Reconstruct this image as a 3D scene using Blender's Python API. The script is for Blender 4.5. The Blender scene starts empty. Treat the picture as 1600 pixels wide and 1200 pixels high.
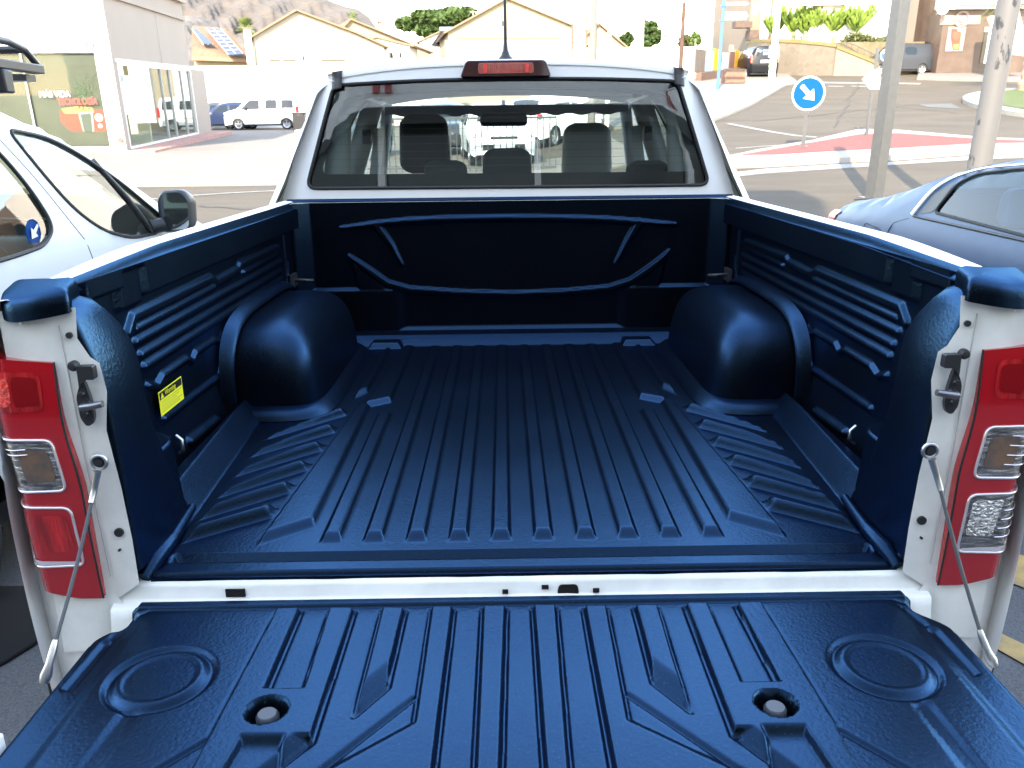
import bpy, bmesh, math, random
import numpy as np
from mathutils import Vector, Matrix
from mathutils.geometry import delaunay_2d_cdt
random.seed(7)
S = bpy.context.scene
COL = S.collection
# ---------------------------------------------------------------- camera, sky, sun
TAU = math.radians(3.2)              # the parking lot falls towards the road: truck frame is pitched nose down
RX = Matrix.Rotation(-TAU, 4, 'X')
CT = Vector((-.021, -1.1242, 1.5461)); YAW, PIT, ROL, FPX = .0075, .2931, -.0115, 1271.8
def cam_axes():
    f0 = Vector((math.sin(YAW), math.cos(YAW), 0)); r0 = Vector((math.cos(YAW), -math.sin(YAW), 0)); u0 = Vector((0, 0, 1))
    f = f0*math.cos(PIT)-u0*math.sin(PIT); u = u0*math.cos(PIT)+f0*math.sin(PIT)
    return r0*math.cos(ROL)+u*math.sin(ROL), -r0*math.sin(ROL)+u*math.cos(ROL), f
CR, CU, CF = cam_axes()
cam = bpy.data.objects.new('camera', bpy.data.cameras.new('camera')); COL.objects.link(cam)
m = Matrix((CR, CU, -CF)).transposed().to_4x4(); m.translation = CT
cam.matrix_world = RX @ m
cam.data.sensor_width = 36; cam.data.lens = FPX/1600*36; cam.data.clip_start = .02; cam.data.clip_end = 6000
cam.data.dof.use_dof = True; cam.data.dof.focus_distance = 1.75; cam.data.dof.aperture_fstop = 4.0; cam.data.dof.aperture_fstop = 13
S.camera = cam
SUN_EL = math.radians(34); SUN_DIR = Vector((.29, .957, 0)).normalized()   # direction the light travels on the ground
W = bpy.data.worlds.new('World'); S.world = W; W.use_nodes = True
nt = W.node_tree; nt.nodes.clear()
sky = nt.nodes.new('ShaderNodeTexSky'); sky.sky_type = 'NISHITA'; sky.sun_disc = False
sky.sun_elevation = SUN_EL; sky.sun_rotation = math.atan2(-SUN_DIR.x, -SUN_DIR.y)
sky.air_density = 1.0; sky.dust_density = .25; sky.ozone_density = 1.6; sky.altitude = 20
bg = nt.nodes.new('ShaderNodeBackground'); bg.inputs[1].default_value = .15
wo = nt.nodes.new('ShaderNodeOutputWorld'); wb = nt.nodes.new('ShaderNodeVectorMath'); wb.operation = 'MULTIPLY'; wb.inputs[1].default_value = (1.45, 1.14, .90); nt.links.new(sky.outputs[0], wb.inputs[0]); nt.links.new(wb.outputs[0], bg.inputs[0]); nt.links.new(bg.outputs[0], wo.inputs[0])
sun = bpy.data.objects.new('sun', bpy.data.lights.new('sun', 'SUN')); COL.objects.link(sun)
sun.data.energy = 2.0; sun.data.angle = math.radians(.6); sun.data.color = (1, .88, .70)
ld = Vector((SUN_DIR.x*math.cos(SUN_EL), SUN_DIR.y*math.cos(SUN_EL), -math.sin(SUN_EL)))
sun.rotation_euler = ld.to_track_quat('-Z', 'Y').to_euler()
S.view_settings.view_transform = 'Standard'; S.view_settings.look = 'None'
S.view_settings.exposure = 3.4; S.view_settings.gamma = 1
S.render.resolution_x = 1024; S.render.resolution_y = 768
S.render.engine = 'CYCLES'; S.cycles.transparent_max_bounces = 16; S.cycles.max_bounces = 8

# ---------------------------------------------------------------- picture rays -> points on real planes
def rayT(px, py): return CF + CR*((px-800)/FPX) - CU*((py-600)/FPX)
def T(px, py, ax, v):                # truck-frame point where the ray meets plane axis=v
    d = rayT(px, py); t = (v-CT[ax])/d[ax]; return CT+d*t
CW = RX @ CT
def rayW(px, py): return (RX.to_3x3() @ rayT(px, py))
def AT(px, py, D):                   # world point at depth D (along y) from the camera
    d = rayW(px, py); return CW+d*(D/d.y)
def sstep(a, b, x):
    t = max(0., min(1., (x-a)/(b-a))); return t*t*(3-2*t)
def zg(x, y):                        # the ground: falls to the road, climbs to the right beyond it
    if y < 4.5: z = -math.tan(TAU)*y
    else: z = -math.tan(TAU)*4.5-.006*(y-4.5)
    if y > 12:
        s = sstep(0, .2, x/max(y, 1)); q = y-17
        z += s*.068*(math.sqrt(q*q+16)+q)/2
    return z
def G(px, py):                       # world point where the ray meets the ground
    d = rayW(px, py).normalized(); t = 1.
    while t < 400:
        p = CW+d*t
        if p.z < zg(p.x, p.y):
            a, b = t-.1, t
            for _ in range(20):
                c = (a+b)/2; q = CW+d*c
                if q.z < zg(q.x, q.y): b = c
                else: a = c
            return CW+d*b
        t += .1
    return CW+d*60
def GD(px, D):                       # ground point in picture column px at depth D
    p = AT(px, 200, D); return Vector((p.x, p.y, zg(p.x, p.y)))

# ---------------------------------------------------------------- materials
MATS = {}
def N(t, ty, **k):
    n = t.nodes.new(ty)
    for a, v in k.items(): setattr(n, a, v)
    return n
def mat(name, col, rough=.5, metal=0, spec=.5, bump=0, bscale=100, var=0, vscale=5, col2=None, coat=0, emis=None, alpha=1, trans=0, ior=1.45, stretch=None, bdist=.01):
    if name in MATS: return MATS[name]
    M = bpy.data.materials.new(name); M.use_nodes = True; t = M.node_tree; b = t.nodes['Principled BSDF']
    b.inputs['Base Color'].default_value = (*col, 1); b.inputs['Roughness'].default_value = rough
    b.inputs['Metallic'].default_value = metal; b.inputs['Specular IOR Level'].default_value = spec
    b.inputs['Coat Weight'].default_value = coat; b.inputs['Coat Roughness'].default_value = .04
    b.inputs['Transmission Weight'].default_value = trans; b.inputs['IOR'].default_value = ior
    if emis: b.inputs['Emission Color'].default_value = (*emis[0], 1); b.inputs['Emission Strength'].default_value = emis[1]
    if bump or var or col2:
        tc = N(t, 'ShaderNodeTexCoord'); src = tc.outputs['Object']
        if stretch:
            mp = N(t, 'ShaderNodeMapping'); mp.inputs['Scale'].default_value = stretch; t.links.new(src, mp.inputs[0]); src = mp.outputs[0]
        if bump:
            n = N(t, 'ShaderNodeTexNoise'); n.inputs['Scale'].default_value = bscale; n.inputs['Detail'].default_value = 4; t.links.new(src, n.inputs['Vector'])
            bp = N(t, 'ShaderNodeBump'); bp.inputs['Strength'].default_value = bump; bp.inputs['Distance'].default_value = bdist
            t.links.new(n.outputs[0], bp.inputs['Height']); t.links.new(bp.outputs[0], b.inputs['Normal'])
        if var or col2:
            n2 = N(t, 'ShaderNodeTexNoise'); n2.inputs['Scale'].default_value = vscale; n2.inputs['Detail'].default_value = 6; n2.inputs['Roughness'].default_value = .6
            t.links.new(src, n2.inputs['Vector'])
            rp = N(t, 'ShaderNodeValToRGB'); rp.color_ramp.elements[0].position = .35; rp.color_ramp.elements[1].position = .65
            c2 = col2 or tuple(c*(1-var) for c in col)
            rp.color_ramp.elements[0].color = (*c2, 1); rp.color_ramp.elements[1].color = (*col, 1)
            t.links.new(n2.outputs[0], rp.inputs[0]); t.links.new(rp.outputs[0], b.inputs['Base Color'])
    MATS[name] = M; return M
def glass(name, tint, refl=1.0, ior=1.5):
    if name in MATS: return MATS[name]
    M = bpy.data.materials.new(name); M.use_nodes = True; t = M.node_tree; t.nodes.clear()
    o = N(t, 'ShaderNodeOutputMaterial'); tr = N(t, 'ShaderNodeBsdfTransparent'); gl = N(t, 'ShaderNodeBsdfGlossy'); mx = N(t, 'ShaderNodeMixShader')
    lw = N(t, 'ShaderNodeLayerWeight'); lw.inputs[0].default_value = .5; pw = N(t, 'ShaderNodeMath', operation='POWER'); pw.inputs[1].default_value = 5; t.links.new(lw.outputs['Facing'], pw.inputs[0])
    fr = N(t, 'ShaderNodeMath', operation='MULTIPLY_ADD'); fr.inputs[1].default_value = .95; fr.inputs[2].default_value = .045; t.links.new(pw.outputs[0], fr.inputs[0])
    ml = N(t, 'ShaderNodeMath', operation='MULTIPLY'); ml.inputs[1].default_value = refl
    ml.use_clamp = True
    tr.inputs[0].default_value = (*tint, 1); gl.inputs[0].default_value = (1, 1, 1, 1); gl.inputs[1].default_value = .01
    t.links.new(fr.outputs[0], ml.inputs[0]); t.links.new(ml.outputs[0], mx.inputs[0]); t.links.new(tr.outputs[0], mx.inputs[1]); t.links.new(gl.outputs[0], mx.inputs[2])
    t.links.new(mx.outputs[0], o.inputs[0]); MATS[name] = M; return M
def liner_mat():      # matt black moulded plastic with satin gloss at shallow angles, coloured blue to stand for reflected sky
    M = bpy.data.materials.new('bed_liner_plastic'); MATS['bed_liner_plastic'] = M; M.use_nodes = True; t = M.node_tree; t.nodes.clear()
    o = N(t, 'ShaderNodeOutputMaterial'); df = N(t, 'ShaderNodeBsdfDiffuse'); gl = N(t, 'ShaderNodeBsdfGlossy'); mx = N(t, 'ShaderNodeMixShader')
    tc = N(t, 'ShaderNodeTexCoord')
    a = N(t, 'ShaderNodeTexNoise'); a.inputs['Scale'].default_value = 300; a.inputs['Detail'].default_value = 3; a.inputs['Roughness'].default_value = .6
    v = N(t, 'ShaderNodeTexVoronoi'); v.inputs['Scale'].default_value = 190; v.feature = 'SMOOTH_F1'
    c = N(t, 'ShaderNodeTexNoise'); c.inputs['Scale'].default_value = 9; c.inputs['Detail'].default_value = 2
    d = N(t, 'ShaderNodeTexNoise'); d.inputs['Scale'].default_value = 4.5; d.inputs['Detail'].default_value = 6; d.inputs['Roughness'].default_value = .6
    du = N(t, 'ShaderNodeTexNoise'); du.inputs['Scale'].default_value = 420; du.inputs['Detail'].default_value = 1
    for n in (a, v, c, d, du): t.links.new(tc.outputs['Object'], n.inputs['Vector'])
    ad = N(t, 'ShaderNodeMath', operation='ADD'); t.links.new(a.outputs[0], ad.inputs[0]); t.links.new(v.outputs['Distance'], ad.inputs[1])
    bp = N(t, 'ShaderNodeBump'); bp.inputs['Strength'].default_value = .26; bp.inputs['Distance'].default_value = .0012
    bp2 = N(t, 'ShaderNodeBump'); bp2.inputs['Strength'].default_value = .10; bp2.inputs['Distance'].default_value = .008
    t.links.new(c.outputs[0], bp2.inputs['Height']); t.links.new(ad.outputs[0], bp.inputs['Height']); t.links.new(bp2.outputs[0], bp.inputs['Normal'])
    for n in (df, gl): t.links.new(bp.outputs[0], n.inputs['Normal'])
    mr = N(t, 'ShaderNodeMapRange'); mr.inputs['To Min'].default_value = .25; mr.inputs['To Max'].default_value = .36; t.links.new(d.outputs[0], mr.inputs[0]); t.links.new(mr.outputs[0], gl.inputs['Roughness'])
    # fine dust specks
    ds = N(t, 'ShaderNodeMapRange'); ds.inputs['From Min'].default_value = .70; ds.inputs['From Max'].default_value = .76; t.links.new(du.outputs[0], ds.inputs[0])
    cm = N(t, 'ShaderNodeMix', data_type='RGBA'); cm.inputs[6].default_value = (.0012, .0011, .0013, 1); cm.inputs[7].default_value = (.035, .034, .033, 1)
    t.links.new(ds.outputs[0], cm.inputs[0]); t.links.new(cm.outputs[2], df.inputs['Color'])
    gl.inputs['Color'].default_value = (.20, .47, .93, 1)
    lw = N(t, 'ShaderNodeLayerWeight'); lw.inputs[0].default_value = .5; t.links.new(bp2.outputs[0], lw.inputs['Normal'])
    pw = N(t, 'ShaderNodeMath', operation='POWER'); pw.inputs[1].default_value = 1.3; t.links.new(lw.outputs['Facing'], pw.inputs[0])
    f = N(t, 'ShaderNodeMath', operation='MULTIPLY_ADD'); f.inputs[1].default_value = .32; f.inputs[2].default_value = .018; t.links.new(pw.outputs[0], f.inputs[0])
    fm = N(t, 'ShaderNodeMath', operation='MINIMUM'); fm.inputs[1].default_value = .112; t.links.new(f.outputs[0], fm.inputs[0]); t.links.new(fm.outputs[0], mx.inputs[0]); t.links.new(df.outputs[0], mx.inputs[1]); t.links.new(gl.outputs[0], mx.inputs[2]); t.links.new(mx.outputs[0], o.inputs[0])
    return M
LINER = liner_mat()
WHITE = mat('white_car_paint', (.70, .69, .67), .5, coat=.05, spec=.3)
WHITE_IN = mat('white_jamb_paint', (.76, .75, .70), .40, coat=.2, var=.16, vscale=11)
BLACKP = mat('black_plastic', (.018, .018, .02), .45)
RUBBER = mat('rubber', (.012, .012, .012), .6)
STEEL = mat('steel', (.5, .5, .5), .35, metal=1)
CHROME = mat('chrome', (.8, .8, .82), .12, metal=1)
CABIN = mat('cabin_plastic', (.035, .04, .045), .7)
SEATF = mat('seat_fabric', (.022, .026, .032), .85, bump=.2, bscale=300, bdist=.002)
SEATG = mat('grey_seat_fabric', (.42, .42, .42), .85)
TYRE = mat('tyre_rubber', (.02, .02, .02), .75)
ALLOY = mat('alloy', (.45, .46, .48), .35, metal=.8)
DARKGL = mat('dark_car_glass', (.015, .02, .024), .12, spec=.35)

def tone(k, *names):     # scale the albedo of whole materials
    for nm in names:
        M = MATS[nm]
        for n in M.node_tree.nodes:
            if n.type == 'VALTORGB' :
                for e in n.color_ramp.elements: e.color = (*[c*k for c in e.color[:3]], 1)
            if n.type == 'BSDF_PRINCIPLED': i = n.inputs['Base Color']; i.default_value = (*[c*k for c in i.default_value[:3]], 1)
            if n.type == 'MIX':
                for q in (6, 7): n.inputs[q].default_value = (*[c*k for c in n.inputs[q].default_value[:3]], 1)
# ---------------------------------------------------------------- mesh helpers
def tag(o, label=None, cat=None, group=None, kind=None):
    if label: o['label'] = label
    if cat: o['category'] = cat
    if group: o['group'] = group
    if kind: o['kind'] = kind
    return o
def empty(name, loc=(0, 0, 0), rot=None, label=None, cat=None, group=None, parent=None):
    o = bpy.data.objects.new(name, None); COL.objects.link(o); o.location = loc; o.empty_display_size = .2
    if rot is not None: o.rotation_euler = rot
    if parent: o.parent = parent
    return tag(o, label, cat, group)
def thing(name, label, cat, loc=(0, 0, 0), rz=0, group=None): return empty(name, loc, (0, 0, rz), label, cat, group)
def ccw(p):
    a = sum(p[i][0]*p[(i+1) % len(p)][1]-p[(i+1) % len(p)][0]*p[i][1] for i in range(len(p))); return list(p) if a > 0 else list(p)[::-1]
class MB:
    def __init__(s): s.v = []; s.f = []; s.mi = []; s.m = 0
    def add(s, vs, fs):
        o = len(s.v); s.v += [tuple(v) for v in vs]; s.f += [tuple(i+o for i in f) for f in fs]; s.mi += [s.m]*len(fs); return s
    def box(s, x0, x1, y0, y1, z0, z1, M=None):
        vs = [Vector((x, y, z)) for z in (z0, z1) for y in (y0, y1) for x in (x0, x1)]
        if M: vs = [M @ v for v in vs]
        return s.add(vs, [(0, 2, 3, 1), (4, 5, 7, 6), (0, 1, 5, 4), (2, 6, 7, 3), (0, 4, 6, 2), (1, 3, 7, 5)])
    def cyl(s, p0, p1, r0, r1=None, n=16, cap=True):
        r1 = r0 if r1 is None else r1; p0 = Vector(p0); p1 = Vector(p1); q = (p1-p0).to_track_quat('Z', 'Y')
        vs = []
        for p, r in ((p0, r0), (p1, r1)):
            for i in range(n):
                a = 2*math.pi*i/n; vs.append(p+q @ Vector((r*math.cos(a), r*math.sin(a), 0)))
        fs = [(i, (i+1) % n, n+(i+1) % n, n+i) for i in range(n)]
        if cap: fs += [tuple(range(n))[::-1], tuple(range(n, 2*n))]
        return s.add(vs, fs)
    def tube(s, pts, r, n=8, closed=False):
        pts = [Vector(p) for p in pts]; k = len(pts); vs = []
        rr = r if isinstance(r, (list, tuple)) else [r]*k
        up = None
        for i, p in enumerate(pts):
            a = pts[(i-1) % k] if (i or closed) else p; b = pts[(i+1) % k] if (i < k-1 or closed) else p
            d = (b-a).normalized()
            if up is None: up = d.orthogonal().normalized()
            up = (up-d*up.dot(d)).normalized(); w = d.cross(up)
            for j in range(n):
                t = 2*math.pi*j/n; vs.append(p+(up*math.cos(t)+w*math.sin(t))*rr[i])
        fs = []
        for i in range(k if closed else k-1):
            for j in range(n):
                i2 = (i+1) % k; fs.append((i*n+j, i*n+(j+1) % n, i2*n+(j+1) % n, i2*n+j))
        if not closed: fs += [tuple(range(n))[::-1], tuple(range((k-1)*n, k*n))]
        return s.add(vs, fs)
    def lathe(s, prof, o, axis='x', n=28, cl=False):
        vs = []; k = len(prof); o = Vector(o)
        for i in range(n):
            a = 2*math.pi*i/n
            for r, h in prof:
                c, d = r*math.cos(a), r*math.sin(a)
                vs.append(o+Vector((h, c, d) if axis == 'x' else ((d, h, c) if axis == 'y' else (c, d, h))))
        fs = []
        for i in range(n):
            for j in range(k-1): fs.append((i*k+j, i*k+j+1, ((i+1) % n)*k+j+1, ((i+1) % n)*k+j))
        return s.add(vs, fs)
    def prism(s, poly, h0, h1, fn):   # poly in 2D, fn(u,v,h)->3D
        poly = ccw(poly); n = len(poly)
        vs = [fn(u, v, h0) for u, v in poly]+[fn(u, v, h1) for u, v in poly]
        return s.add(vs, [tuple(range(n))[::-1], tuple(range(n, 2*n))]+[(i, (i+1) % n, n+(i+1) % n, n+i) for i in range(n)])
    def grid(s, fn, nu, nv):
        vs = [fn(i/nu, j/nv) for j in range(nv+1) for i in range(nu+1)]
        return s.add(vs, [(j*(nu+1)+i, j*(nu+1)+i+1, (j+1)*(nu+1)+i+1, (j+1)*(nu+1)+i) for j in range(nv) for i in range(nu)])
    def build(s, name, mats, parent=None, smooth=False, bevel=0, bseg=2, solid=0, recalc=True, sub=0):
        me = bpy.data.meshes.new(name); me.from_pydata(s.v, [], s.f)
        mats = mats if isinstance(mats, (list, tuple)) else [mats]
        for q in mats: me.materials.append(q)
        if len(mats) > 1: me.polygons.foreach_set('material_index', s.mi)
        if recalc:
            b = bmesh.new(); b.from_mesh(me); bmesh.ops.recalc_face_normals(b, faces=b.faces); b.to_mesh(me); b.free()
        o = bpy.data.objects.new(name, me); COL.objects.link(o)
        if parent: o.parent = parent
        if bevel:
            q = o.modifiers.new('b', 'BEVEL'); q.width = bevel; q.segments = bseg; q.limit_method = 'ANGLE'; q.angle_limit = math.radians(35); q.harden_normals = False
        if solid:
            q = o.modifiers.new('s', 'SOLIDIFY'); q.thickness = solid; q.offset = -1
        if sub:
            q = o.modifiers.new('u', 'SUBSURF'); q.levels = q.render_levels = sub
        if smooth or bevel:
            if bevel and not smooth:
                me.shade_smooth(); me.set_sharp_from_angle(angle=math.radians(30))
            else: me.shade_smooth(); me.set_sharp_from_angle(angle=math.radians(50 if smooth is True else smooth))
        me.update(); return o
def subdiv(poly, sp, closed=True):
    out = []; n = len(poly)
    for i in range(n if closed else n-1):
        a = Vector(poly[i]); b = Vector(poly[(i+1) % n]); k = max(1, int((b-a).length/sp+.5))
        for j in range(k): out.append(tuple(a.lerp(b, j/k)))
    if not closed: out.append(tuple(poly[-1]))
    return out
def rounded(poly, r, n=5, closed=True):
    out = []; k = len(poly)
    for i in range(k):
        p = Vector(poly[i][:2]); ri = poly[i][2] if len(poly[i]) > 2 else r
        if not closed and i in (0, k-1): out.append(tuple(p)); continue
        a = Vector(poly[(i-1) % k][:2])-p; b = Vector(poly[(i+1) % k][:2])-p
        la, lb = a.length, b.length
        if ri < 1e-6 or la < 1e-9 or lb < 1e-9: out.append(tuple(p)); continue
        q = min(ri, la*.48, lb*.48); A = p+a/la*q; B = p+b/lb*q
        for j in range(n+1):
            t = j/n; out.append(tuple(A*(1-t)**2+p*2*t*(1-t)+B*t*t))
    return out
def inpoly(x, y, P):
    c = False; j = len(P)-1
    for i in range(len(P)):
        if (P[i][1] > y) != (P[j][1] > y) and x < (P[j][0]-P[i][0])*(y-P[i][1])/(P[j][1]-P[i][1])+P[i][0]: c = not c
        j = i
    return c
def panel(outline, holes, sp, fn, mb=None):   # flat outline with holes -> triangulated, mapped by fn(u,v)
    mb = mb or MB(); out = subdiv(ccw(outline), sp); hs = [subdiv(ccw(h), sp) for h in holes]
    vs = [Vector(p) for p in out]; ed = [(i, (i+1) % len(out)) for i in range(len(out))]
    for h in hs:
        o = len(vs); vs += [Vector(p) for p in h]; ed += [(o+i, o+(i+1) % len(h)) for i in range(len(h))]
    xs = [p[0] for p in out]; ys = [p[1] for p in out]
    nx = int((max(xs)-min(xs))/sp); ny = int((max(ys)-min(ys))/sp)
    for i in range(1, nx+1):
        for j in range(1, ny+1):
            x = min(xs)+i*sp; y = min(ys)+(j+.5*(i % 2))*sp
            if inpoly(x, y, out) and not any(inpoly(x, y, h) for h in hs): vs.append(Vector((x, y)))
    r = delaunay_2d_cdt(vs, ed, [], 0, 1e-5)
    V, F = r[0], r[2]; keep = []
    for f in F:
        cx = sum(V[i][0] for i in f)/len(f); cy = sum(V[i][1] for i in f)/len(f)
        if inpoly(cx, cy, out) and not any(inpoly(cx, cy, h) for h in hs): keep.append(tuple(f))
    mb.add([fn(p[0], p[1]) for p in V], keep); return mb
def gridmesh(name, X, Y, Z, m, parent, flip=False):   # fast dense grid
    h, w = X.shape; co = np.stack([X, Y, Z], -1).reshape(-1, 3).astype(np.float32)
    idx = np.arange(h*w).reshape(h, w); a, b, c, d = idx[:-1, :-1], idx[:-1, 1:], idx[1:, 1:], idx[1:, :-1]
    q = np.stack([a, d, c, b] if flip else [a, b, c, d], -1).reshape(-1)
    me = bpy.data.meshes.new(name); me.vertices.add(h*w); me.vertices.foreach_set('co', co.ravel())
    nf = len(q)//4; me.loops.add(len(q)); me.loops.foreach_set('vertex_index', q.astype(np.int32)); me.polygons.add(nf)
    me.polygons.foreach_set('loop_start', np.arange(0, nf*4, 4, dtype=np.int32)); me.polygons.foreach_set('loop_total', np.full(nf, 4, dtype=np.int32))
    me.materials.append(m); me.update(calc_edges=True); me.validate(); me.shade_smooth()
    o = bpy.data.objects.new(name, me); COL.objects.link(o); o.parent = parent; return o
def sdpoly(U, V, P, e, e_edge=None):   # 0..1 ramp inside convex polygon, per-edge ramp widths
    P = [p[:2] for p in P]
    a = sum(P[i][0]*P[(i+1) % len(P)][1]-P[(i+1) % len(P)][0]*P[i][1] for i in range(len(P)))
    es = e_edge or [e]*len(P); r = None
    for i in range(len(P)):
        (x0, y0), (x1, y1) = P[i], P[(i+1) % len(P)]; L = math.hypot(x1-x0, y1-y0) or 1
        s = ((x1-x0)*(V-y0)-(y1-y0)*(U-x0))/L*(1 if a > 0 else -1)/es[i]
        r = s if r is None else np.minimum(r, s)
    return np.clip(r, 0, 1)
def sm(t): return t*t*(3-2*t)
def dline(U, V, pts):
    r = None
    for (x0, y0), (x1, y1) in zip(pts[:-1], pts[1:]):
        dx, dy = x1-x0, y1-y0; L = dx*dx+dy*dy or 1e-12
        t = np.clip(((U-x0)*dx+(V-y0)*dy)/L, 0, 1); d = np.hypot(U-x0-t*dx, V-y0-t*dy); r = d if r is None else np.minimum(r, d)
    return r
def rib(U, V, pts, w, e): return sm(np.clip((w/2+e-dline(U, V, pts))/e, 0, 1))
def text(name, s, size, m, parent, M, ext=.001, align='LEFT', sx=1):
    cu = bpy.data.curves.new(name, 'FONT'); cu.body = s; cu.size = size; cu.extrude = ext; cu.align_x = align
    o = bpy.data.objects.new(name, cu); COL.objects.link(o); bpy.context.view_layer.update()
    me = bpy.data.meshes.new_from_object(o.evaluated_get(bpy.context.evaluated_depsgraph_get())); bpy.data.objects.remove(o)
    me.materials.clear(); me.materials.append(m); n = bpy.data.objects.new(name, me); COL.objects.link(n)
    me.transform(M @ Matrix.Diagonal((sx, 1, 1, 1))); n.parent = parent; return n
def basis(o, ex, ey):
    ex = Vector(ex).normalized(); ey = Vector(ey).normalized(); M = Matrix((ex, ey, ex.cross(ey))).transposed().to_4x4(); M.translation = o; return M
def children(o): return [c for c in bpy.data.objects if c.parent == o]
def copy_tree(o, parent=None):
    c = o.copy(); COL.objects.link(c); c.parent = parent
    for ch in children(o): copy_tree(ch, c)
    return c
# ================================================================ THE PICKUP (truck frame, parented to a tilted root)
truck = empty('pickup_truck', (0, 0, 0), (-TAU, 0, 0), 'white pickup truck with lowered tailgate and ribbed black plastic bed liner', 'pickup truck')
ZF = .8935
def mir(poly): return [(.006-x, y) for x, y in poly]
# ---- bed floor
xs = np.arange(-.665, .672, .003); ys = np.arange(.034, 1.60, .003); U, V = np.meshgrid(xs, ys)
H = np.zeros_like(U)
def up(h, k): 
    global H; H = np.maximum(H, h*sm(k))
for i in range(10):
    x = -.322+.0722*i
    y1 = .80 if i in (0, 9) else 1.47
    up(.0125, sdpoly(U, V, [(x-.0185, .117), (x+.0185, .117), (x+.0185, y1), (x-.0185, y1)], .008, [.026, .008, .03, .008]))
for fn in (lambda p: p, mir):
    up(.0125, sdpoly(U, V, fn([(-.445, .112), (-.362, .178), (-.367, .86), (-.396, .90)]), .008, [.024, .008, .02, .006]))
    up(.0125, sdpoly(U, V, fn([(-.386, .832), (-.318, .882), (-.318, 1.47), (-.352, 1.47)]), .008, [.024, .008, .02, .008]))
    up(.0125, sdpoly(U, V, fn([(-.424, .905), (-.393, .965), (-.388, 1.44), (-.412, 1.44)]), .008, [.024, .008, .02, .008]))
    ins = [(-.431, .811), (-.435, .689), (-.440, .575), (-.447, .466), (-.454, .355), (-.459, .248)]
    ous = [(-.585, .625), (-.585, .522), (-.585, .418), (-.585, .316), (-.585, .226), (-.582, .14)]
    for (a, b), (c, d) in zip(ins, ous):
        n = Vector((-(d-b), c-a)).normalized()*.025
        if n.y < 0: n = -n
        up(.021, sdpoly(U, V, fn([(a+.014, b-.024), (a-n.x-.0, b+n.y*.7), (c-n.x, d+n.y), (c, d-n.y)]), .012, [.016, .008, .012, .010]))
# chamfer up to the walls and around the arches
xl = .594+.028*np.clip((V-.2)/.5, 0, 1)
ch = np.clip((np.abs(U-.003)-xl)/.042, 0, 1)
H = np.maximum(H, .045*ch)
H = np.maximum(H, .03*np.clip((V-1.475)/.05, 0, 1)*(1-.0*U))
for sx in (-1, 1):   # stepped front corners of the floor
    H = np.maximum(H, .018*sdpoly(U, V, [(sx*.36, 1.45), (sx*.47, 1.45), (sx*.47, 1.6), (sx*.34, 1.6)], .015))
g = np.clip((.011-np.abs(V-.080))/.003, 0, 1)*np.clip((.577-np.abs(U-.003))/.01, 0, 1)
H = H-.030*sm(g)
H = H-.004*np.clip((.078-V)/.01, 0, 1)*np.clip((.6-np.abs(U-.003))/.01, 0, 1)
H = H-.010*np.clip((.040-V)/.006, 0, 1)
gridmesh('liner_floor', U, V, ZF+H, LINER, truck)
# front lip under-side of the liner
MB().box(-.59, .60, .030, .036, .874, .8830).build('liner_edge', LINER, truck)
# ---- side walls with ribs
WX = .715
def tw(pts, s=3.529, o=(0, 280)): return [tuple(T(o[0]+x/s, o[1]+y/s, 0, -WX).yz) for x, y in pts]
L1 = [tw([(690, 850), (715, 765), (1150, 550), (1180, 570), (1300, 500), (1310, 475), (1520, 378)]), tw([(725, 830), (1165, 595)]), tw([(1330, 515), (1520, 410)]),
      tw([(730, 900), (1540, 455)]), tw([(760, 970), (1540, 505)]), tw([(780, 1035), (1545, 550)])]
L6 = tw([(800, 1140), (848, 1142), (880, 1085), (1015, 990), (1045, 1003), (1065, 955), (1170, 885), (1200, 893), (1210, 855), (1375, 742), (1400, 752), (1408, 715), (1540, 635)])
L7 = [T(x, y, 0, -WX).yz[:] for x, y in [(252, 655), (340, 588), (343, 570), (350, 532), (365, 520), (460, 455)]]
L8 = [T(x, y, 0, -WX).yz[:] for x, y in [(283, 690), (326, 656)]]
L9 = [T(x, y, 0, -WX).yz[:] for x, y in [(362, 615), (366, 630), (362, 643), (336, 664)]]
L10 = [T(x, y, 0, -WX).yz[:] for x, y in [(446, 412), (447, 445), (438, 458)]]
ys = np.arange(.02, 1.60, .004); zs = np.arange(.90, 1.338, .004); U, V = np.meshgrid(ys, zs)
h = np.zeros_like(U)
for i, l in enumerate(L1): h = np.maximum(h, .0085*rib(U, V, l, .008 if i else .013, .006))
h = np.maximum(h, .0085*rib(U, V, L6, .006, .006)); h = np.maximum(h, .008*rib(U, V, L7, .008, .006))
for l in (L8, L9, L10): h = np.maximum(h, .010*rib(U, V, l, .010, .006))
h = np.maximum(h, .006*rib(U, V, [(1.46, .95), (1.46, 1.3)], .02, .012))
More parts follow.
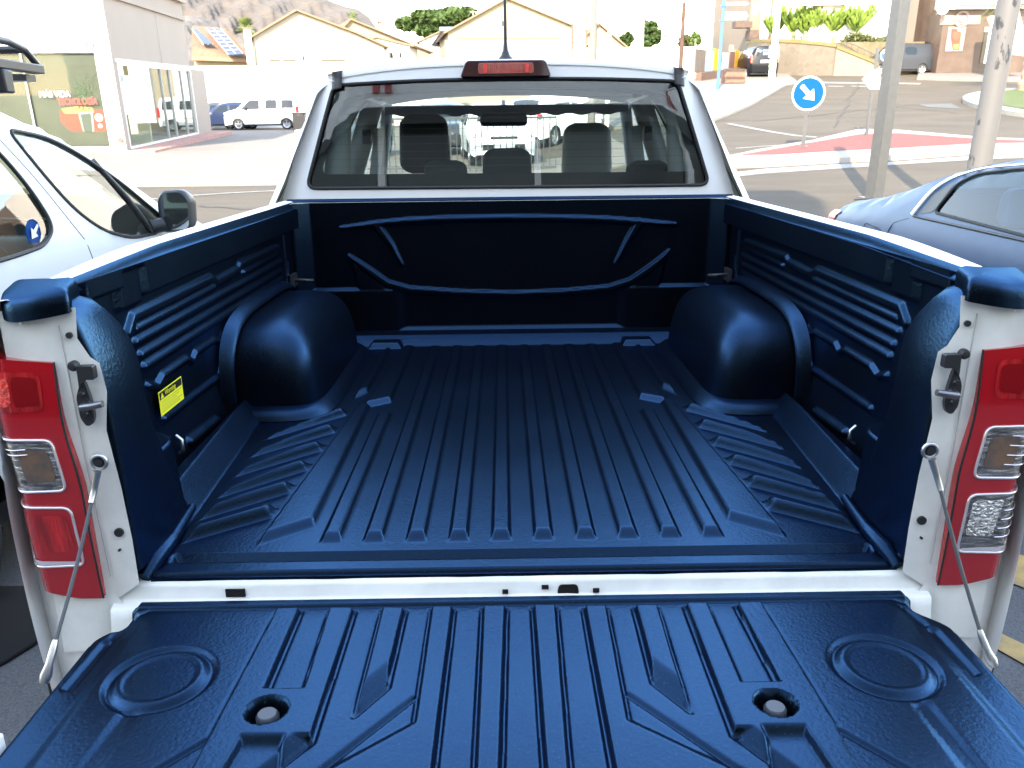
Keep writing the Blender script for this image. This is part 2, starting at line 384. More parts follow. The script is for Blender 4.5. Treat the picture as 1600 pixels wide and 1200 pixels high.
# flange under the rail, interrupted by the two tie pockets
fl = np.clip((V-1.268)/.008, 0, 1)*np.clip((U-.385)/.006, 0, 1)
fl = np.maximum(fl, np.clip((V-1.298)/.006, 0, 1)*np.clip((.305-U)/.006, 0, 1)*np.clip((U-.16)/.01, 0, 1))
fl = np.maximum(fl, .55*np.clip((V-1.255)/.008, 0, 1)*np.clip((U-.300)/.004, 0, 1)*np.clip((.39-U)/.004, 0, 1))
fl = np.maximum(fl, .45*np.clip((V-1.31)/.008, 0, 1))
h = np.maximum(h, .024*sm(np.clip(fl, 0, 1)))
h = np.maximum(h, .024*np.clip((V-1.322)/.01, 0, 1))
h = h+.02*np.clip((1.0-V)/.10, 0, 1)        # wall leans in towards the floor
for sx in (-1, 1):
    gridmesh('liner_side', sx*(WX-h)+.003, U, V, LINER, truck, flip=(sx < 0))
    # top lip of the liner lying on the rail
    def lip(u, v, sx=sx):
        y = .05+u*1.55; a = v*math.pi/2
        dz = -.017*max(0, 1-y/.5)
        return (sx*(.690+.010*math.sin(a)+.006*u), y, 1.334+.020*(1-math.cos(a))+dz) if v < .99 else (sx*(.704+.006*u), y, 1.3545+dz)
    MB().grid(lip, 30, 6).build('liner_lip', LINER, truck, smooth=True)
# ---- front wall of the liner
xs = np.arange(-.735, .736, .004); zs = np.arange(.895, 1.352, .004); U, V = np.meshgrid(xs, zs)
def tf(pts): return [(T(x, y, 1, 1.60).x, T(x, y, 1, 1.60).z) for x, y in pts]
h = np.zeros_like(U)
def taper(pts, ws, e):      # variable-width rib
    r = np.zeros_like(U)
    for k in range(len(pts)-1):
        (x0, y0), (x1, y1) = pts[k], pts[k+1]; dx, dy = x1-x0, y1-y0; L = dx*dx+dy*dy
        t = np.clip(((U-x0)*dx+(V-y0)*dy)/L, 0, 1); d = np.hypot(U-x0-t*dx, V-y0-t*dy); w = ws[k]*(1-t)+ws[k+1]*t
        r = np.maximum(r, np.clip((w/2+e-d)/e, 0, 1))
    return sm(r)
h = np.maximum(h, .016*taper(tf([(532, 356), (590, 349), (640, 345), (700, 342), (795, 340), (880, 341), (945, 343), (995, 346), (1055, 350)]), [0, .010, .013, .012, .011, .012, .013, .010, 0], .005))
for s in (tf([(588, 352), (612, 382), (629, 414)]), tf([(998, 348), (978, 379), (961, 411)])): h = np.maximum(h, .016*taper(s, [.020, .010, 0], .005))
lo = tf([(545, 399), (560, 410), (580, 425), (605, 443), (640, 452), (720, 457), (800, 459), (880, 456), (950, 450), (985, 440), (1010, 423), (1030, 406), (1045, 391)])
h = np.maximum(h, .016*taper(lo, [0, .010, .017, .018, .014, .012, .012, .012, .014, .018, .017, .010, 0], .005))
for P in (tf([(545, 399), (605, 447), (612, 462), (568, 470), (555, 440)]), tf([(1045, 391), (985, 444), (978, 458), (1024, 464), (1036, 432)])):
    h = np.maximum(h, .012*sm(sdpoly(U, V, P, .010)))
led = tf([(520, 450), (1074, 442)])[0][1]
h = np.maximum(h, .014*np.clip((led-V)/.008, 0, 1)*np.clip((np.abs(U)-.36)/.03, 0, 1)+.0*U)
h = np.maximum(h, .035*np.clip((.935-V)/.035, 0, 1))
cy = np.clip((np.abs(U)-.655)/.05, 0, 1)
h = np.maximum(h, .05*cy)
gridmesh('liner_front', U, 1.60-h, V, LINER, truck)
def hl(u, v):
    a = v*math.pi/2; return (-.735+1.47*u, 1.60+.022*math.sin(a), 1.352+.010*(1-math.cos(a)))
MB().grid(hl, 20, 5).build('liner_header', LINER, truck, smooth=True)
# ---- wheel arches (superquadric quarter shells)
def arch(sx):
    mb = MB()
    for (rx, ry, rz, z0, sc) in ((.222, .345, .222, ZF, 1), (.252, .385, .035, ZF+.002, 1)):
        def f(u, v):
            a = (u-.5)*math.pi; b = v*math.pi/2
            sp = lambda t, e: math.copysign(abs(t)**e, t)
            p = .30 if rz > .1 else .36
            x = sp(math.cos(a), p)*sp(math.cos(b), .40 if rz > .1 else .5); y = sp(math.sin(a), p)*sp(math.cos(b), .36); z = sp(math.sin(b), .50)
            return (sx*(.705-rx*x*(1.0-.10*z))+.003, 1.125+ry*y*(1-.05*z), z0+rz*z)
        mb.grid(f, 64, 28)
    # raised rim following the arch on the wall
    def g(u, v):
        a = u*math.pi; c, s = math.cos(a), math.sin(a)
        q = lambda t: math.copysign(abs(t)**.5, t)
        y = 1.125-q(c)*(.388-.02*v); z = ZF+q(s)*(.252-.02*v); x = .706-.030*math.sin(v*math.pi/2)
        return (sx*x+.003, y, z)
    mb.grid(g, 48, 5)
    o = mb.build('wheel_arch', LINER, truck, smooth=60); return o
for sx in (-1, 1): arch(sx)
# ---- liner rear pillars
def pillar(sx):
    zz = [.905, .95, 1.0, 1.05, 1.108, 1.171, 1.208, 1.243, 1.269, 1.30, 1.318, 1.328]
    yf = [.250, .222, .198, .182, .160, .156, .160, .160, .150, .125, .105, .085]
    xn = [.600, .602, .603, .604, .605, .608, .611, .618, .626, .636, .643, .655]
    rows = []
    for z, y, x in zip(zz, yf, xn):
        P = [(.72, y+.10), (x+.055, y+.045), (x+.004, y, .03), (x-.004, y*.5+.01, .03), (x, .016, .012), (.72, .016)]
        Q = rounded(P, .012, 5, closed=False); rows.append([(sx*a+.003, b, z) for a, b in Q])
    mb = MB(); n = len(rows[0]); vs = [p for r in rows for p in r]
    mb.add(vs, [(j*n+i, j*n+i+1, (j+1)*n+i+1, (j+1)*n+i) for j in range(len(rows)-1) for i in range(n-1)]+[tuple((len(rows)-1)*n+i for i in range(n))])
    mb.build('liner_pillar', LINER, truck, smooth=60)
    # low moulded box in front of the pillar
    q = MB()
    rr = rounded([(.72, .16), (.618, .16), (.618, .262), (.650, .300), (.72, .34)], .015, 4)
    vs = [(sx*a+.003, b, .90) for a, b in rr]+[(sx*(a+.006)+.003, b-.01, 1.035) for a, b in rr]; n = len(rr)
    q.add(vs, [(i, (i+1) % n, n+(i+1) % n, n+i) for i in range(n)]+[tuple(range(n, 2*n))])
    q.build('liner_box', LINER, truck, bevel=.008)
    # rounded liner foot at the floor corner
    MB().tube([(sx*.600, .245, .905), (sx*.590, .13, .902), (sx*.592, .06, .900), (sx*.600, .03, .885)], [.008, .011, .014, .010], 10).build('liner_foot', LINER, truck, smooth=True)
for sx in (-1, 1): pillar(sx)
# ---- tie hooks on the front corners and side slots
for sx in (-1, 1):
    MB().tube([(sx*.694, 1.47, 1.12), (sx*.655, 1.46, 1.12), (sx*.640, 1.49, 1.115)], .006, 8).box(min(sx*.69, sx*.70), max(sx*.69, sx*.70), 1.44, 1.50, 1.10, 1.14).build('tie_hook', BLACKP, truck, smooth=True)
    c = T(277, 695, 0, -.70); MB().tube([(sx*.70, c.y, c.z+.02), (sx*.688, c.y-.004, c.z+.012), (sx*.688, c.y-.004, c.z-.012), (sx*.70, c.y, c.z-.02)], .004, 8).build('tie_loop', STEEL, truck, smooth=True)
# ---- white rails and quarter panels
def rail(sx):   # rounded steel rail top running into the outer quarter panel
    P = [(.706, 1.320), (.706, 1.3515, .004), (.722, 1.357, .01), (.770, 1.353, .03), (.808, 1.325, .03), (.826, 1.25, .1), (.83, 1.12, .1), (.845, 1.02, .05), (.842, .80, .1), (.80, .58, .05), (.74, .52)]
    Q = rounded(P, .02, 5, closed=False); n = len(Q)
    def f(u, v):
        x, z = Q[min(n-1, int(round(v*(n-1))))]
        y = 1.665*u
        e = max(0, 1-y/.42)          # tapers in at the rear corner
        x = x-((x-.70)*.50*min(1, e*1.0)**1.3 if x > .70 else 0)
        if z > 1.1: z -= .018*max(0, 1-y/.5)
        return (sx*x, y, z)
    mb = MB(); mb.grid(f, 50, n-1)
    mb.build('bed_side', WHITE, truck, smooth=60)
for sx in (-1, 1): rail(sx)
# black corner caps on the rail ends
def cap(sx):
    P = rounded([(.662, .100), (.650, .050, .01), (.629, .004, .008), (.664, -.014, .02), (.722, -.002, .03), (.745, .035, .03), (.765, .11), (.71, .115)], .01, 4)
    n = len(P); c = (sum(p[0] for p in P)/n, sum(p[1] for p in P)/n)
    lv = [(1.0, 1.308), (1.0, 1.322), (.985, 1.331), (.93, 1.338), (.80, 1.342), (.5, 1.345)]
    vs = []
    for s, z in lv:
        for a, b in P:
            x = c[0]+(a-c[0])*s; y = c[1]+(b-c[1])*s
            vs.append((sx*x, y, z+ (0.012*max(0, .70-x)/.08 if z > 1.3 else (.014*max(0, .70-x)/.08))+.10*max(0, y)-.0))
    fs = [(j*n+i, j*n+(i+1) % n, (j+1)*n+(i+1) % n, (j+1)*n+i) for j in range(len(lv)-1) for i in range(n)]+[tuple((len(lv)-1)*n+i for i in range(n))]
    MB().add(vs, fs).build('rail_cap', LINER, truck, smooth=60)
for sx in (-1, 1): cap(sx)
# ---- white rear jambs (the D shaped posts between liner and lamps)
def jamb(sx):
    # inner edge outline from picture, plane y=0 ; z from 0.80 to 1.33
    P = [(.740, 1.32), (.627, 1.325), (.632, 1.28), (.618, 1.252), (.606, 1.243), (.602, 1.20), (.612, 1.14), (.604, 1.05), (.600, .96), (.600, .885), (.636, .86), (.640, .78), (.74, .76)]
    def fn(u, v):
        y = .010 if u < .655 else .010-.006*min(1, (u-.655)/.01)
        y += .012*max(0, (u-.70)/.05)
        return (sx*u, y+.003, v)
    mb = panel(P, [], .012, fn)
    # return flange into the bed
    mb.build('rear_jamb', WHITE_IN, truck, smooth=40)
    # little seam line
    MB().tube([(sx*.652, .009, 1.30), (sx*.648, .009, 1.1), (sx*.640, .009, .90)], .0012, 6).build('jamb_seam', mat('seam_sealer', (.35, .35, .34), .6), truck)
    for (x, z, r) in ((.641, 1.285, .0045), (.617, .975, .007), (.6205, .945, .002)):
        MB().lathe([(0, 0), (r, 0), (r, .004)], (sx*x, .008, z), 'y', 14).build('jamb_plug', BLACKP, truck)
    # bumper corner and panel under the lamp
    Q = [(.64, .868), (.80, .905), (.80, .60), (.60, .60), (.60, .80)]
    panel(Q, [], .03, lambda u, v: (sx*u, .012+max(0, u-.70)**2*6+.02*max(0, .84-v), v)).build('lower_corner', WHITE, truck, smooth=True)
for sx in (-1, 1): jamb(sx)
# sill between liner and tailgate
mb = MB()
def sill(u, v):
    P = [(.040, .879), (.030, .878), (.024, .874), (.020, .862), (.016, .852), (.0, .846), (-.01, .80)]
    k = v*(len(P)-1); i = min(len(P)-2, int(k)); t = k-i; y = P[i][0]*(1-t)+P[i+1][0]*t; z = P[i][1]*(1-t)+P[i+1][1]*t
    return (-.645+1.29*u, y+.0008*math.sin(u*31)+.0006*math.sin(u*77), z)
mb.grid(sill, 90, 18); mb.build('bed_sill', WHITE_IN, truck, smooth=60)
for a, b, c, d in ((355, 384, 918, 930), (785, 794, 919, 925), (846, 857, 912, 918), (870, 905, 911, 930), (926, 936, 917, 923)):
    p = T(a, d, 1, .0205); q = T(b, c, 1, .0205); mb = MB()
    if b-a > 30: mb.prism(rounded([(p.x, .852), (q.x, .852), (q.x-.003, q.z), (p.x+.003, q.z)], .006, 4), .0155, .0175, lambda u, v, h: (u, h, v))
    else: mb.box(p.x, q.x, .0145, .0175, max(p.z, .854), q.z)
    mb.build('sill_slot', mat('dark_hole', (.004, .004, .004), .9), truck)
# ---- bumper, tailgate
b = MB(); b.prism(rounded([(-.80, .10), (-.78, -.02), (-.60, -.10), (.60, -.10), (.78, -.02), (.80, .10)], .04, 4), .42, .60, lambda u, v, h: (u, v, h)); b.build('rear_bumper', CHROME, truck, bevel=.02)
ZT = .855
tgw = lambda y: .628+.0
xs = np.arange(-.645, .646, .0021); ys = np.arange(-.50, .004, .0021); U, V = np.meshgrid(xs, ys)
def tt(pts, s=2.0, o=(0, 900)): return [(T(o[0]+x/s, o[1]+y/s, 2, ZT).x, T(o[0]+x/s, o[1]+y/s, 2, ZT).y) for x, y in pts]
h = np.zeros_like(U); HR = .0115
GD_ = np.full_like(U, 9.)
def bar(P, ee, hh=HR):
    global h, GD_; k_ = sdpoly(U, V, P, .006, ee); h = np.where(k_ > 0, np.maximum(h, hh*sm(k_)), h)
    Pc = [p[:2] for p in P]; GD_ = np.minimum(GD_, dline(U, V, Pc+[Pc[0]]))
OR = (800, 900)
def ln(a, b, y):     # point on the line a-b at ground coordinate y
    t = (y-a[1])/(b[1]-a[1]); return (a[0]+(b[0]-a[0])*t, y)
# centre bars and the stepped chevrons, drawn from the hinge end towards the outer edge (world metres)
c = lambda x, y, o=(0, 900): tt([(x, y)], 2.0, o)[0]
E1 = .0058
for o, pl_ in (((0, 900), [(1505, 98), (1585, 98), (1570, 600), (1480, 600)]), ((800, 900), [(62, 95), (142, 95), (185, 600), (98, 600)])):
    a, b_, d, e = [c(x, y, o) for x, y in pl_]
    bar([a, b_, ln(b_, d, -.47), ln(a, e, -.47)], [E1, E1, .02, E1])
# bars D and G widen outwards past the chevron
a, b_, d, e = [c(*q) for q in [(1345, 101), (1420, 100), (1360, 600), (1305, 365)]]
bar([a, b_, ln(b_, d, -.47), ln(a, e, -.47)], [E1, E1, .02, E1])
f1 = c(1000, 600)
bar([e, ln(b_, d, e[1]), ln(b_, d, -.47), (f1[0]-.14, -.47), f1], [E1*3, E1, .02, .02, E1])
a, b_, d, e = [c(x, y, OR) for x, y in [(222, 98), (300, 97), (350, 355), (312, 600)]]
bar([a, b_, ln(b_, d, -.47), ln(a, e, -.47)], [E1, E1, .02, E1])
f2 = c(700, 590, OR)
bar([d, ln(a, e, d[1]), ln(a, e, -.47), (f2[0]+.14, -.47), f2], [E1*3, E1, .02, .02, E1])
bar([c(*q) for q in [(1190, 104), (1268, 104), (1212, 340), (1105, 430)]], [E1, E1, .03, E1])
bar([c(x, y, OR) for x, y in [(380, 96), (460, 96), (558, 415), (440, 325)]], [E1, E1, .03, E1])
cl = lambda pts, o: [c(x, y, o) for x, y in pts]
L0 = (0, 900); E2 = .004
for P, o in (([(862, 108), (940, 106), (815, 400), (707, 400)], L0), ([(1026, 106), (1108, 106), (1005, 420), (925, 420)], L0), ([(729, 358), (1025, 358), (975, 512), (648, 512)], L0),
             ([(782, 88), (700, 90), (866, 400), (973, 400)], OR), ([(540, 91), (615, 91), (755, 420), (665, 420)], OR), ([(634, 338), (935, 338), (1015, 467), (1028, 490), (692, 490)], OR)):
    bar(cl(P, o), [E2]*len(P))
bar(cl([(668, 474), (985, 478), (975, 510), (858, 600), (740, 690), (326, 690), (655, 498)], L0), [E2, E2, .022, .022, E2, E2, E2])
bar(cl([(1008, 452), (678, 452), (690, 487), (832, 590), (965, 690), (1410, 690), (1015, 467)], OR), [E2, E2, .022, .022, E2, E2, E2])
h = np.where(h < .0012, h-.0042*np.exp(-(GD_/.0032)**2), h)
# the big outer fields (raised) bounded by the long bent lines
la = [c(*q) for q in [(405, 106), (860, 108), (655, 498), (480, 600)]]
lb = [c(x, y, OR) for x, y in [(1225, 76), (782, 88), (1015, 467), (1250, 600)]]
for P, s in ((la, -1), (lb, 1)):
    cc = tt([(500, 311)], 2, (0, 900))[0] if s < 0 else tt([(1165, 272)], 2, OR)[0]
    D = np.hypot((U-cc[0]), (V-cc[1])*1.0); R0 = .066
    h = h-.0055*sm(np.clip(1-np.abs(D-R0)/.010, 0, 1))+.002*sm(np.clip(1-np.abs(D-R0+.014)/.008, 0, 1))
    # slant creases at the outer corner
    q = tt([(330, 190), (215, 325)], 2, (0, 900)) if s < 0 else tt([(1320, 150), (1440, 278)], 2, OR)
    h = h-.006*rib(U, V, q, .006, .009)
    q = tt([(415, 105), (355, 170)], 2, (0, 900)) if s < 0 else tt([(1225, 85), (1285, 130)], 2, OR)
    h = h-.004*rib(U, V, q, .006, .009)
    q = tt([(395, 430), (250, 620)], 2, (0, 900)) if s < 0 else tt([(1290, 400), (1450, 600)], 2, OR)
    h = h-.003*rib(U, V, q, .010, .014)
    # flattened side strip
    h = h-.006*sm(np.clip((s*U-(.575+.0*V))/.02, 0, 1))
    kn = T(417, 1116, 2, ZT) if s < 0 else T(1212, 1105, 2, ZT)
    d2 = np.hypot(U-kn.x, V-kn.y)
    h = np.where(d2 < .0265, -.030*sm(np.clip((.0265-d2)/.0045, 0, 1)), h)
    # boxed recess below each knob
    q = c(765, 505) if s < 0 else c(785, 475, OR); q2 = c(885, 505) if s < 0 else c(905, 475, OR)
    h = h-HR*sm(sdpoly(U, V, [(q[0]-.004, q[1]), (q2[0]+.004, q2[1]), (q2[0]+.030, -.52), (q[0]-.030, -.52)], .006, [.012, .008, .02, .008]))
h = np.where(V > -.012, np.maximum(h*0, .006*sm(np.clip((V+.012)/.003, 0, 1))), h)     # hinge side lip
# clip corners: outline narrows at the hinge
edge = .642-.035*sm(np.clip((V+.085)/.06, 0, 1))
Xc = np.clip(U, -edge, edge)
h = h-.010*sm(np.clip((np.abs(U)-edge+.012)/.012, 0, 1))
tail = empty('tailgate', (0, 0, 0), parent=truck)
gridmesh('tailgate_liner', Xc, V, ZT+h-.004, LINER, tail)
mb = MB()
Pt = rounded([(-.636, -.545), (.636, -.545), (.636, -.11), (.598, -.005), (-.598, -.005), (-.636, -.11)], .02, 4)
mb.prism(Pt, .780, .812, lambda u, v, h: (u, v, h)); mb.build('tailgate_skin', WHITE, tail, bevel=.008)
for s in (-1, 1):
    kn = T(417, 1116, 2, ZT) if s < 0 else T(1212, 1105, 2, ZT)
    MB().lathe([(.0, .004), (.0115, .004), (.0145, .0), (.0145, -.028)], (kn.x, kn.y+.001, ZT-.003), 'z', 24).build('fixing_knob', mat('knob_blue_grey', (.05, .055, .065), .35), tail, smooth=40)
    MB().box(min(s*.643, s*.657), max(s*.643, s*.657), -.33, -.285, .812, .856).build('latch_plate', WHITE, tail, bevel=.003)
    MB().cyl((s*.645, -.315, .8565), (s*.655, -.315, .8565), .004, n=10).build('latch_hole', BLACKP, tail)
MB().box(.14, .60, -.004, .008, .846, .8515).build('hinge_strip', WHITE, truck, bevel=.002)
# ---- cables
for s, b0, knob, e1, e0 in ((-1, (155, 722), (147, 768), (84, 1012), (72, 1055)), (1, (1453, 704), (1465, 748), (1534, 995), (1549, 1030))):
    B = T(*b0, 1, -.006); K = T(*knob, 1, -.012); Ze = T(*e0, 1, -.175 if s < 0 else -.135); Z1 = T(*e1, 1, -.160 if s < 0 else -.122)
    ca = empty('tailgate_cable', parent=truck)
    mid = [K.lerp(Z1, t)+Vector((0, 0, -.006*math.sin(t*math.pi))) for t in [i/12 for i in range(13)]]
    MB().tube(mid, .0028, 8).build('wire', mat('cable_sheath', (.05, .055, .06), .5), ca, smooth=True)
    MB().lathe([(0, -.004), (.0062, -.004), (.0062, .002), (.009, .002), (.009, .006)], (B.x, B.y, B.z), 'y', 20).build('bolt', BLACKP, ca, smooth=40)
    ey = MB(); ey.tube([B+Vector((.0105*math.cos(a), 0, .0105*math.sin(a))) for a in [i*math.pi/8 for i in range(16)]], .003, 8, closed=True)
    ey.tube([B.lerp(K, .3), B.lerp(K, .8), K, K+(Z1-K).normalized()*.018], [.006, .005, .0048, .0042], 10); ey.build('eyelet', STEEL, ca, smooth=True)
    ey = MB(); ey.tube([Z1-(Z1-K).normalized()*.01, Z1, Z1.lerp(Ze, .6), Ze, Ze+(Ze-Z1).normalized()*.01], [.0038, .005, .005, .008, .006], 10)
    ey.build('cable_end', STEEL, ca, smooth=True)
    # ---- latch striker
    la = empty('latch_striker', parent=truck)
    q = lambda x, z, y=0: (s*x, y, z)
    pl = rounded([(.6325, 1.213), (.639, 1.196), (.638, 1.165), (.631, 1.152), (.622, 1.155), (.617, 1.168), (.619, 1.196), (.624, 1.222)], .006, 4)
    MB().prism(pl, -.004, .003, lambda u, v, h: (s*u, h, v)).prism(rounded([(.629, 1.244), (.606, 1.244), (.606, 1.224), (.622, 1.224), (.630, 1.210)], .003, 3), -.009, .003, lambda u, v, h: (s*u, h, v)).build('bracket', BLACKP, la, bevel=.0015)
    MB().tube([q(.624, 1.187, -.004), q(.622, 1.187, -.022), q(.606, 1.190, -.024), q(.592, 1.193, -.024)], [.006, .006, .0052, .0048], 12).build('rod', mat('dark_steel', (.2, .2, .22), .35, metal=1), la, smooth=True)
    for zb in (1.202, 1.172): MB().lathe([(0, -.003), (.003, -.003), (.0045, -.0), (.0065, -.0), (.0065, .005)], (s*.629, -.005, zb), 'y', 16).build('bolt', BLACKP, la, smooth=40)
    MB().lathe([(0, -.006), (.0055, -.005), (.0075, -.001), (.0075, .006)], (s*.636, -.003, 1.243), 'y', 18).build('bump_stop', RUBBER, la, smooth=40)
# ---- tail lights
REDL = mat('red_lens', (.55, .006, .010), .12, coat=1, spec=.6, bump=.15, bscale=40, stretch=(1, 1, .2)); REDD = mat('deep_red_lens', (.34, .003, .008), .10, coat=1, spec=.6)
REDB = mat('bright_red_reflector', (.50, .010, .012), .16, coat=1, bump=.8, bscale=90, bdist=.005, stretch=(1, 1, .15), col2=(.22, .002, .004), vscale=60)
CLR = mat('grey_reflector', (.36, .35, .35), .16, metal=.7, coat=1, bump=.8, bscale=45, stretch=(1, 1, 6), bdist=.004, col2=(.08, .075, .08), vscale=25)
TRIM = mat('lamp_trim', (.68, .60, .60), .18, metal=.55, coat=1)
def lamp(s):
    L = empty('tail_light', parent=truck)
    def inx(z): return .654+.013*sstep(1.04, 1.18, z)+.0*z+(.0 if z > .95 else 0.0)
    def P(z, t, o=0):      # t metres outward along the lens
        x0 = inx(z); tz = t; R = .050; FL = .074
        wtap = 1-.30*(1-sstep(.87, 1.10, z))
        tz = t*wtap
        if tz < FL: x, y = x0+tz, 0
        else:
            a = min(math.pi/2*.95, (tz-FL)/R); x = x0+FL+R*math.sin(a)*.8; y = R*(1-math.cos(a))*1.6+max(0, tz-FL-R*1.5)
        y += .025*sstep(.98, .86, z)*0+.010*((z-1.05)/.2)**2
        n = Vector((math.sin(min(1.4, max(0, tz-FL)/R)), -math.cos(min(1.4, max(0, tz-FL)/R)), 0))
        return (s*(x+n.x*o), y-.008+n.y*o, z)
    zb, ztop = .867, 1.247
    bot = lambda t: zb+.012*sstep(.04, .13, t)
    def f(u, v):
        t = u*.22; z0 = bot(t); z = z0+(ztop-z0+.018*u)*v; return P(z, t)
    mb = MB(); mb.grid(f, 40, 50)
    mb.grid(lambda u, v: Vector(P(bot(0)+(ztop-bot(0))*u, 0))+Vector((0, .03*v, 0)), 30, 2)
    mb.grid(lambda u, v: Vector(P(ztop+.018*u, .22*u))+Vector((0, .03*v, 0)), 20, 2)
    mb.grid(lambda u, v: Vector(P(bot(.22*u), .22*u))+Vector((0, .03*v, 0)), 20, 2)
    mb.build('lens', REDD, L, smooth=60)
    MB().tube([P(bot(0)+(ztop-bot(0))*i/20, -.0015, -.001) for i in range(21)], .0016, 6).build('gasket', RUBBER, L)
    def cell(name, z0, z1, t0, t1, m, trim=True, r=.012, off=.0015, tm=TRIM):
        Q = rounded([(t0, z0+.004), (t1, z0), (t1, z1), (t0, z1-.002)], r, 5); cxy = ((t0+t1)/2, (z0+z1)/2)
        panel(Q, [], .010, lambda u, v: P(v, u, off)).build(name, m, L, smooth=True)
        if trim:
            MB().tube([P(v, u, off+.0002) for u, v in subdiv(Q, .006)], .0021, 8, closed=True).build('trim', tm, L, smooth=True)
    cell('brake_lens', 1.172, 1.236, .020, .20, REDB, False, .015, .0012)
    cell('dark_chamber', 1.182, 1.228, .026, .062, mat('dark_red', (.20, .002, .004), .1, coat=1), False, .008, .0018)
    cell('inner_reflector', 1.180, 1.228, .066, .13, mat('ruby_inner', (.85, .05, .03), .2, coat=1, bump=.9, bscale=160, bdist=.005, col2=(.35, .004, .006), vscale=90), False, .01, .0018)
    cell('indicator_lens', 1.050, 1.135, .020, .17, CLR)
    cell('indicator_bulb', 1.066, 1.120, .030, .075, mat('inner_dark_lens', (.07, .06, .055), .12, coat=1, col2=(.16, .09, .05), vscale=40), False, .01, .0022)
    if s < 0:
        cell('fog_lens', .925, 1.028, .020, .15, REDD, True, .014)
        cell('fog_reflector', .950, 1.015, .030, .12, REDB, False, .012, .0022)
    else:
        cell('reverse_lens', .925, 1.028, .020, .15, CLR, True, .014)
        cell('reverse_facets', .955, 1.018, .028, .080, mat('facet_reflector', (.80, .80, .80), .12, metal=.9, bump=1, bscale=220, bdist=.006, col2=(.25, .25, .25), vscale=120), False, .008, .0024)
    cell('lower_strip', .926, .938, .026, .145, mat('pale_strip', (.75, .68, .70), .15, metal=.5, coat=1), False, .004, .0028)
    for k, zz in enumerate((1.12, 1.105, 1.09, 1.075) if s > 0 else (1.12, 1.112)):
        MB().tube([P(zz-.0006*i, .06+i*.009, .0035) for i in range(12)], .0009, 6).build('ridge', TRIM, L)
    if s > 0:
        for zz in (1.0, .985, .97, .955): MB().tube([P(zz, .085+i*.006, .0035) for i in range(11)], .0009, 6).build('ridge', TRIM, L)
for s in (-1, 1): lamp(s)
# ---- warning label
P4 = [T(80+x/4.615, 420+y/4.615, 0, -WX+.012) for x, y in [(740, 900), (885, 790), (930, 915), (775, 1050)]]
lb = empty('warning_label', parent=truck)
x = -.7025
MB().box(x, x+.001, .402, .520, 1.028, 1.077).build('label_sheet', mat('label_yellow', (.85, .78, .02), .5), lb)
MB().box(x+.001, x+.0014, .405, .517, 1.060, 1.075).build('black_band', mat('label_black', (.01, .01, .01), .5), lb)
text('lettering', 'Warning', .0155, MATS['label_yellow'], lb, basis((x+.0018, .430, 1.0630), (0, 1, 0), (0, 0, 1)), .0001)
MB().prism([(.409, 1.062), (.424, 1.062), (.4165, 1.073)], x+.0016, x+.0019, lambda u, v, h: (h, u, v)).build('triangle', MATS['label_yellow'], lb)
for i in range(5): MB().box(x+.001, x+.0013, .410, .512-(i % 3)*.012, 1.054-i*.005, 1.0554-i*.005).build('text_line', mat('label_grey', (.35, .33, .05), .6), lb)
# ---- cab shell
YB = 1.70
gl_o = [(-.683, 1.398), (.672, 1.394), (.557, 1.717), (.30, 1.728), (-.01, 1.731), (-.31, 1.728), (-.573, 1.716)]
gh = rounded([(-.690, 1.391, .035), (.681, 1.387, .035), (.563, 1.722, .03), (.30, 1.732, .2), (-.01, 1.735, .2), (-.31, 1.732, .2), (-.580, 1.721, .03)], .03, 6)
def cbk(u, v):      # rear wall of the cab: leans forward, corners wrap
    t = max(0, abs(u)-(.50+.20*(1.8-v)/.45))
    return (u, YB+.10*max(0, v-1.35)**1.2+.02*(u/.7)**2+t*t*5+1.2*max(0, v-1.755)**1.0*0, v)
co = rounded([(-.80, 1.20), (.80, 1.20), (.775, 1.36, .03), (.752, 1.42, .1), (.655, 1.70, .08), (.585, 1.755, .06), (.45, 1.780, .1), (0, 1.795, .3), (-.45, 1.782, .1), (-.595, 1.757, .06), (-.665, 1.70, .08), (-.760, 1.42, .1), (-.785, 1.36, .03)], .03, 6)
panel(co, [gh], .03, cbk).build('cab_back', WHITE, truck, smooth=50)
RWG = glass('rear_window_tint', (.62, .70, .68), 2.2, 1.5)
panel(gh, [], .05, lambda u, v: Vector(cbk(u, v))+Vector((0, .008, 0))).build('rear_window', RWG, truck, smooth=True)
gi = rounded([(-.640, 1.436, .03), (.628, 1.432, .03), (.530, 1.690, .04), (.30, 1.702, .2), (-.01, 1.704, .2), (-.31, 1.702, .2), (-.545, 1.690, .04)], .03, 6)
panel(gh, [gi], .03, lambda u, v: Vector(cbk(u, v))+Vector((0, .012, 0))).build('window_frit', mat('black_frit', (.01, .01, .012), .3), truck, smooth=True)
MB().tube([Vector(cbk(u, v))+Vector((0, -.001, 0)) for u, v in subdiv(gh, .03)], .0055, 8, closed=True).build('window_seal', RUBBER, truck, smooth=True)
for k in range(10):
    z = 1.46+k*.024; w = .62-(z-1.43)*.36
    MB().tube([Vector(cbk(-w+2*w*i/14, z))+Vector((0, .0105, 0)) for i in range(15)], .0005, 4).build('heater_wire', mat('heater_wire', (.12, .07, .04), .6), truck)
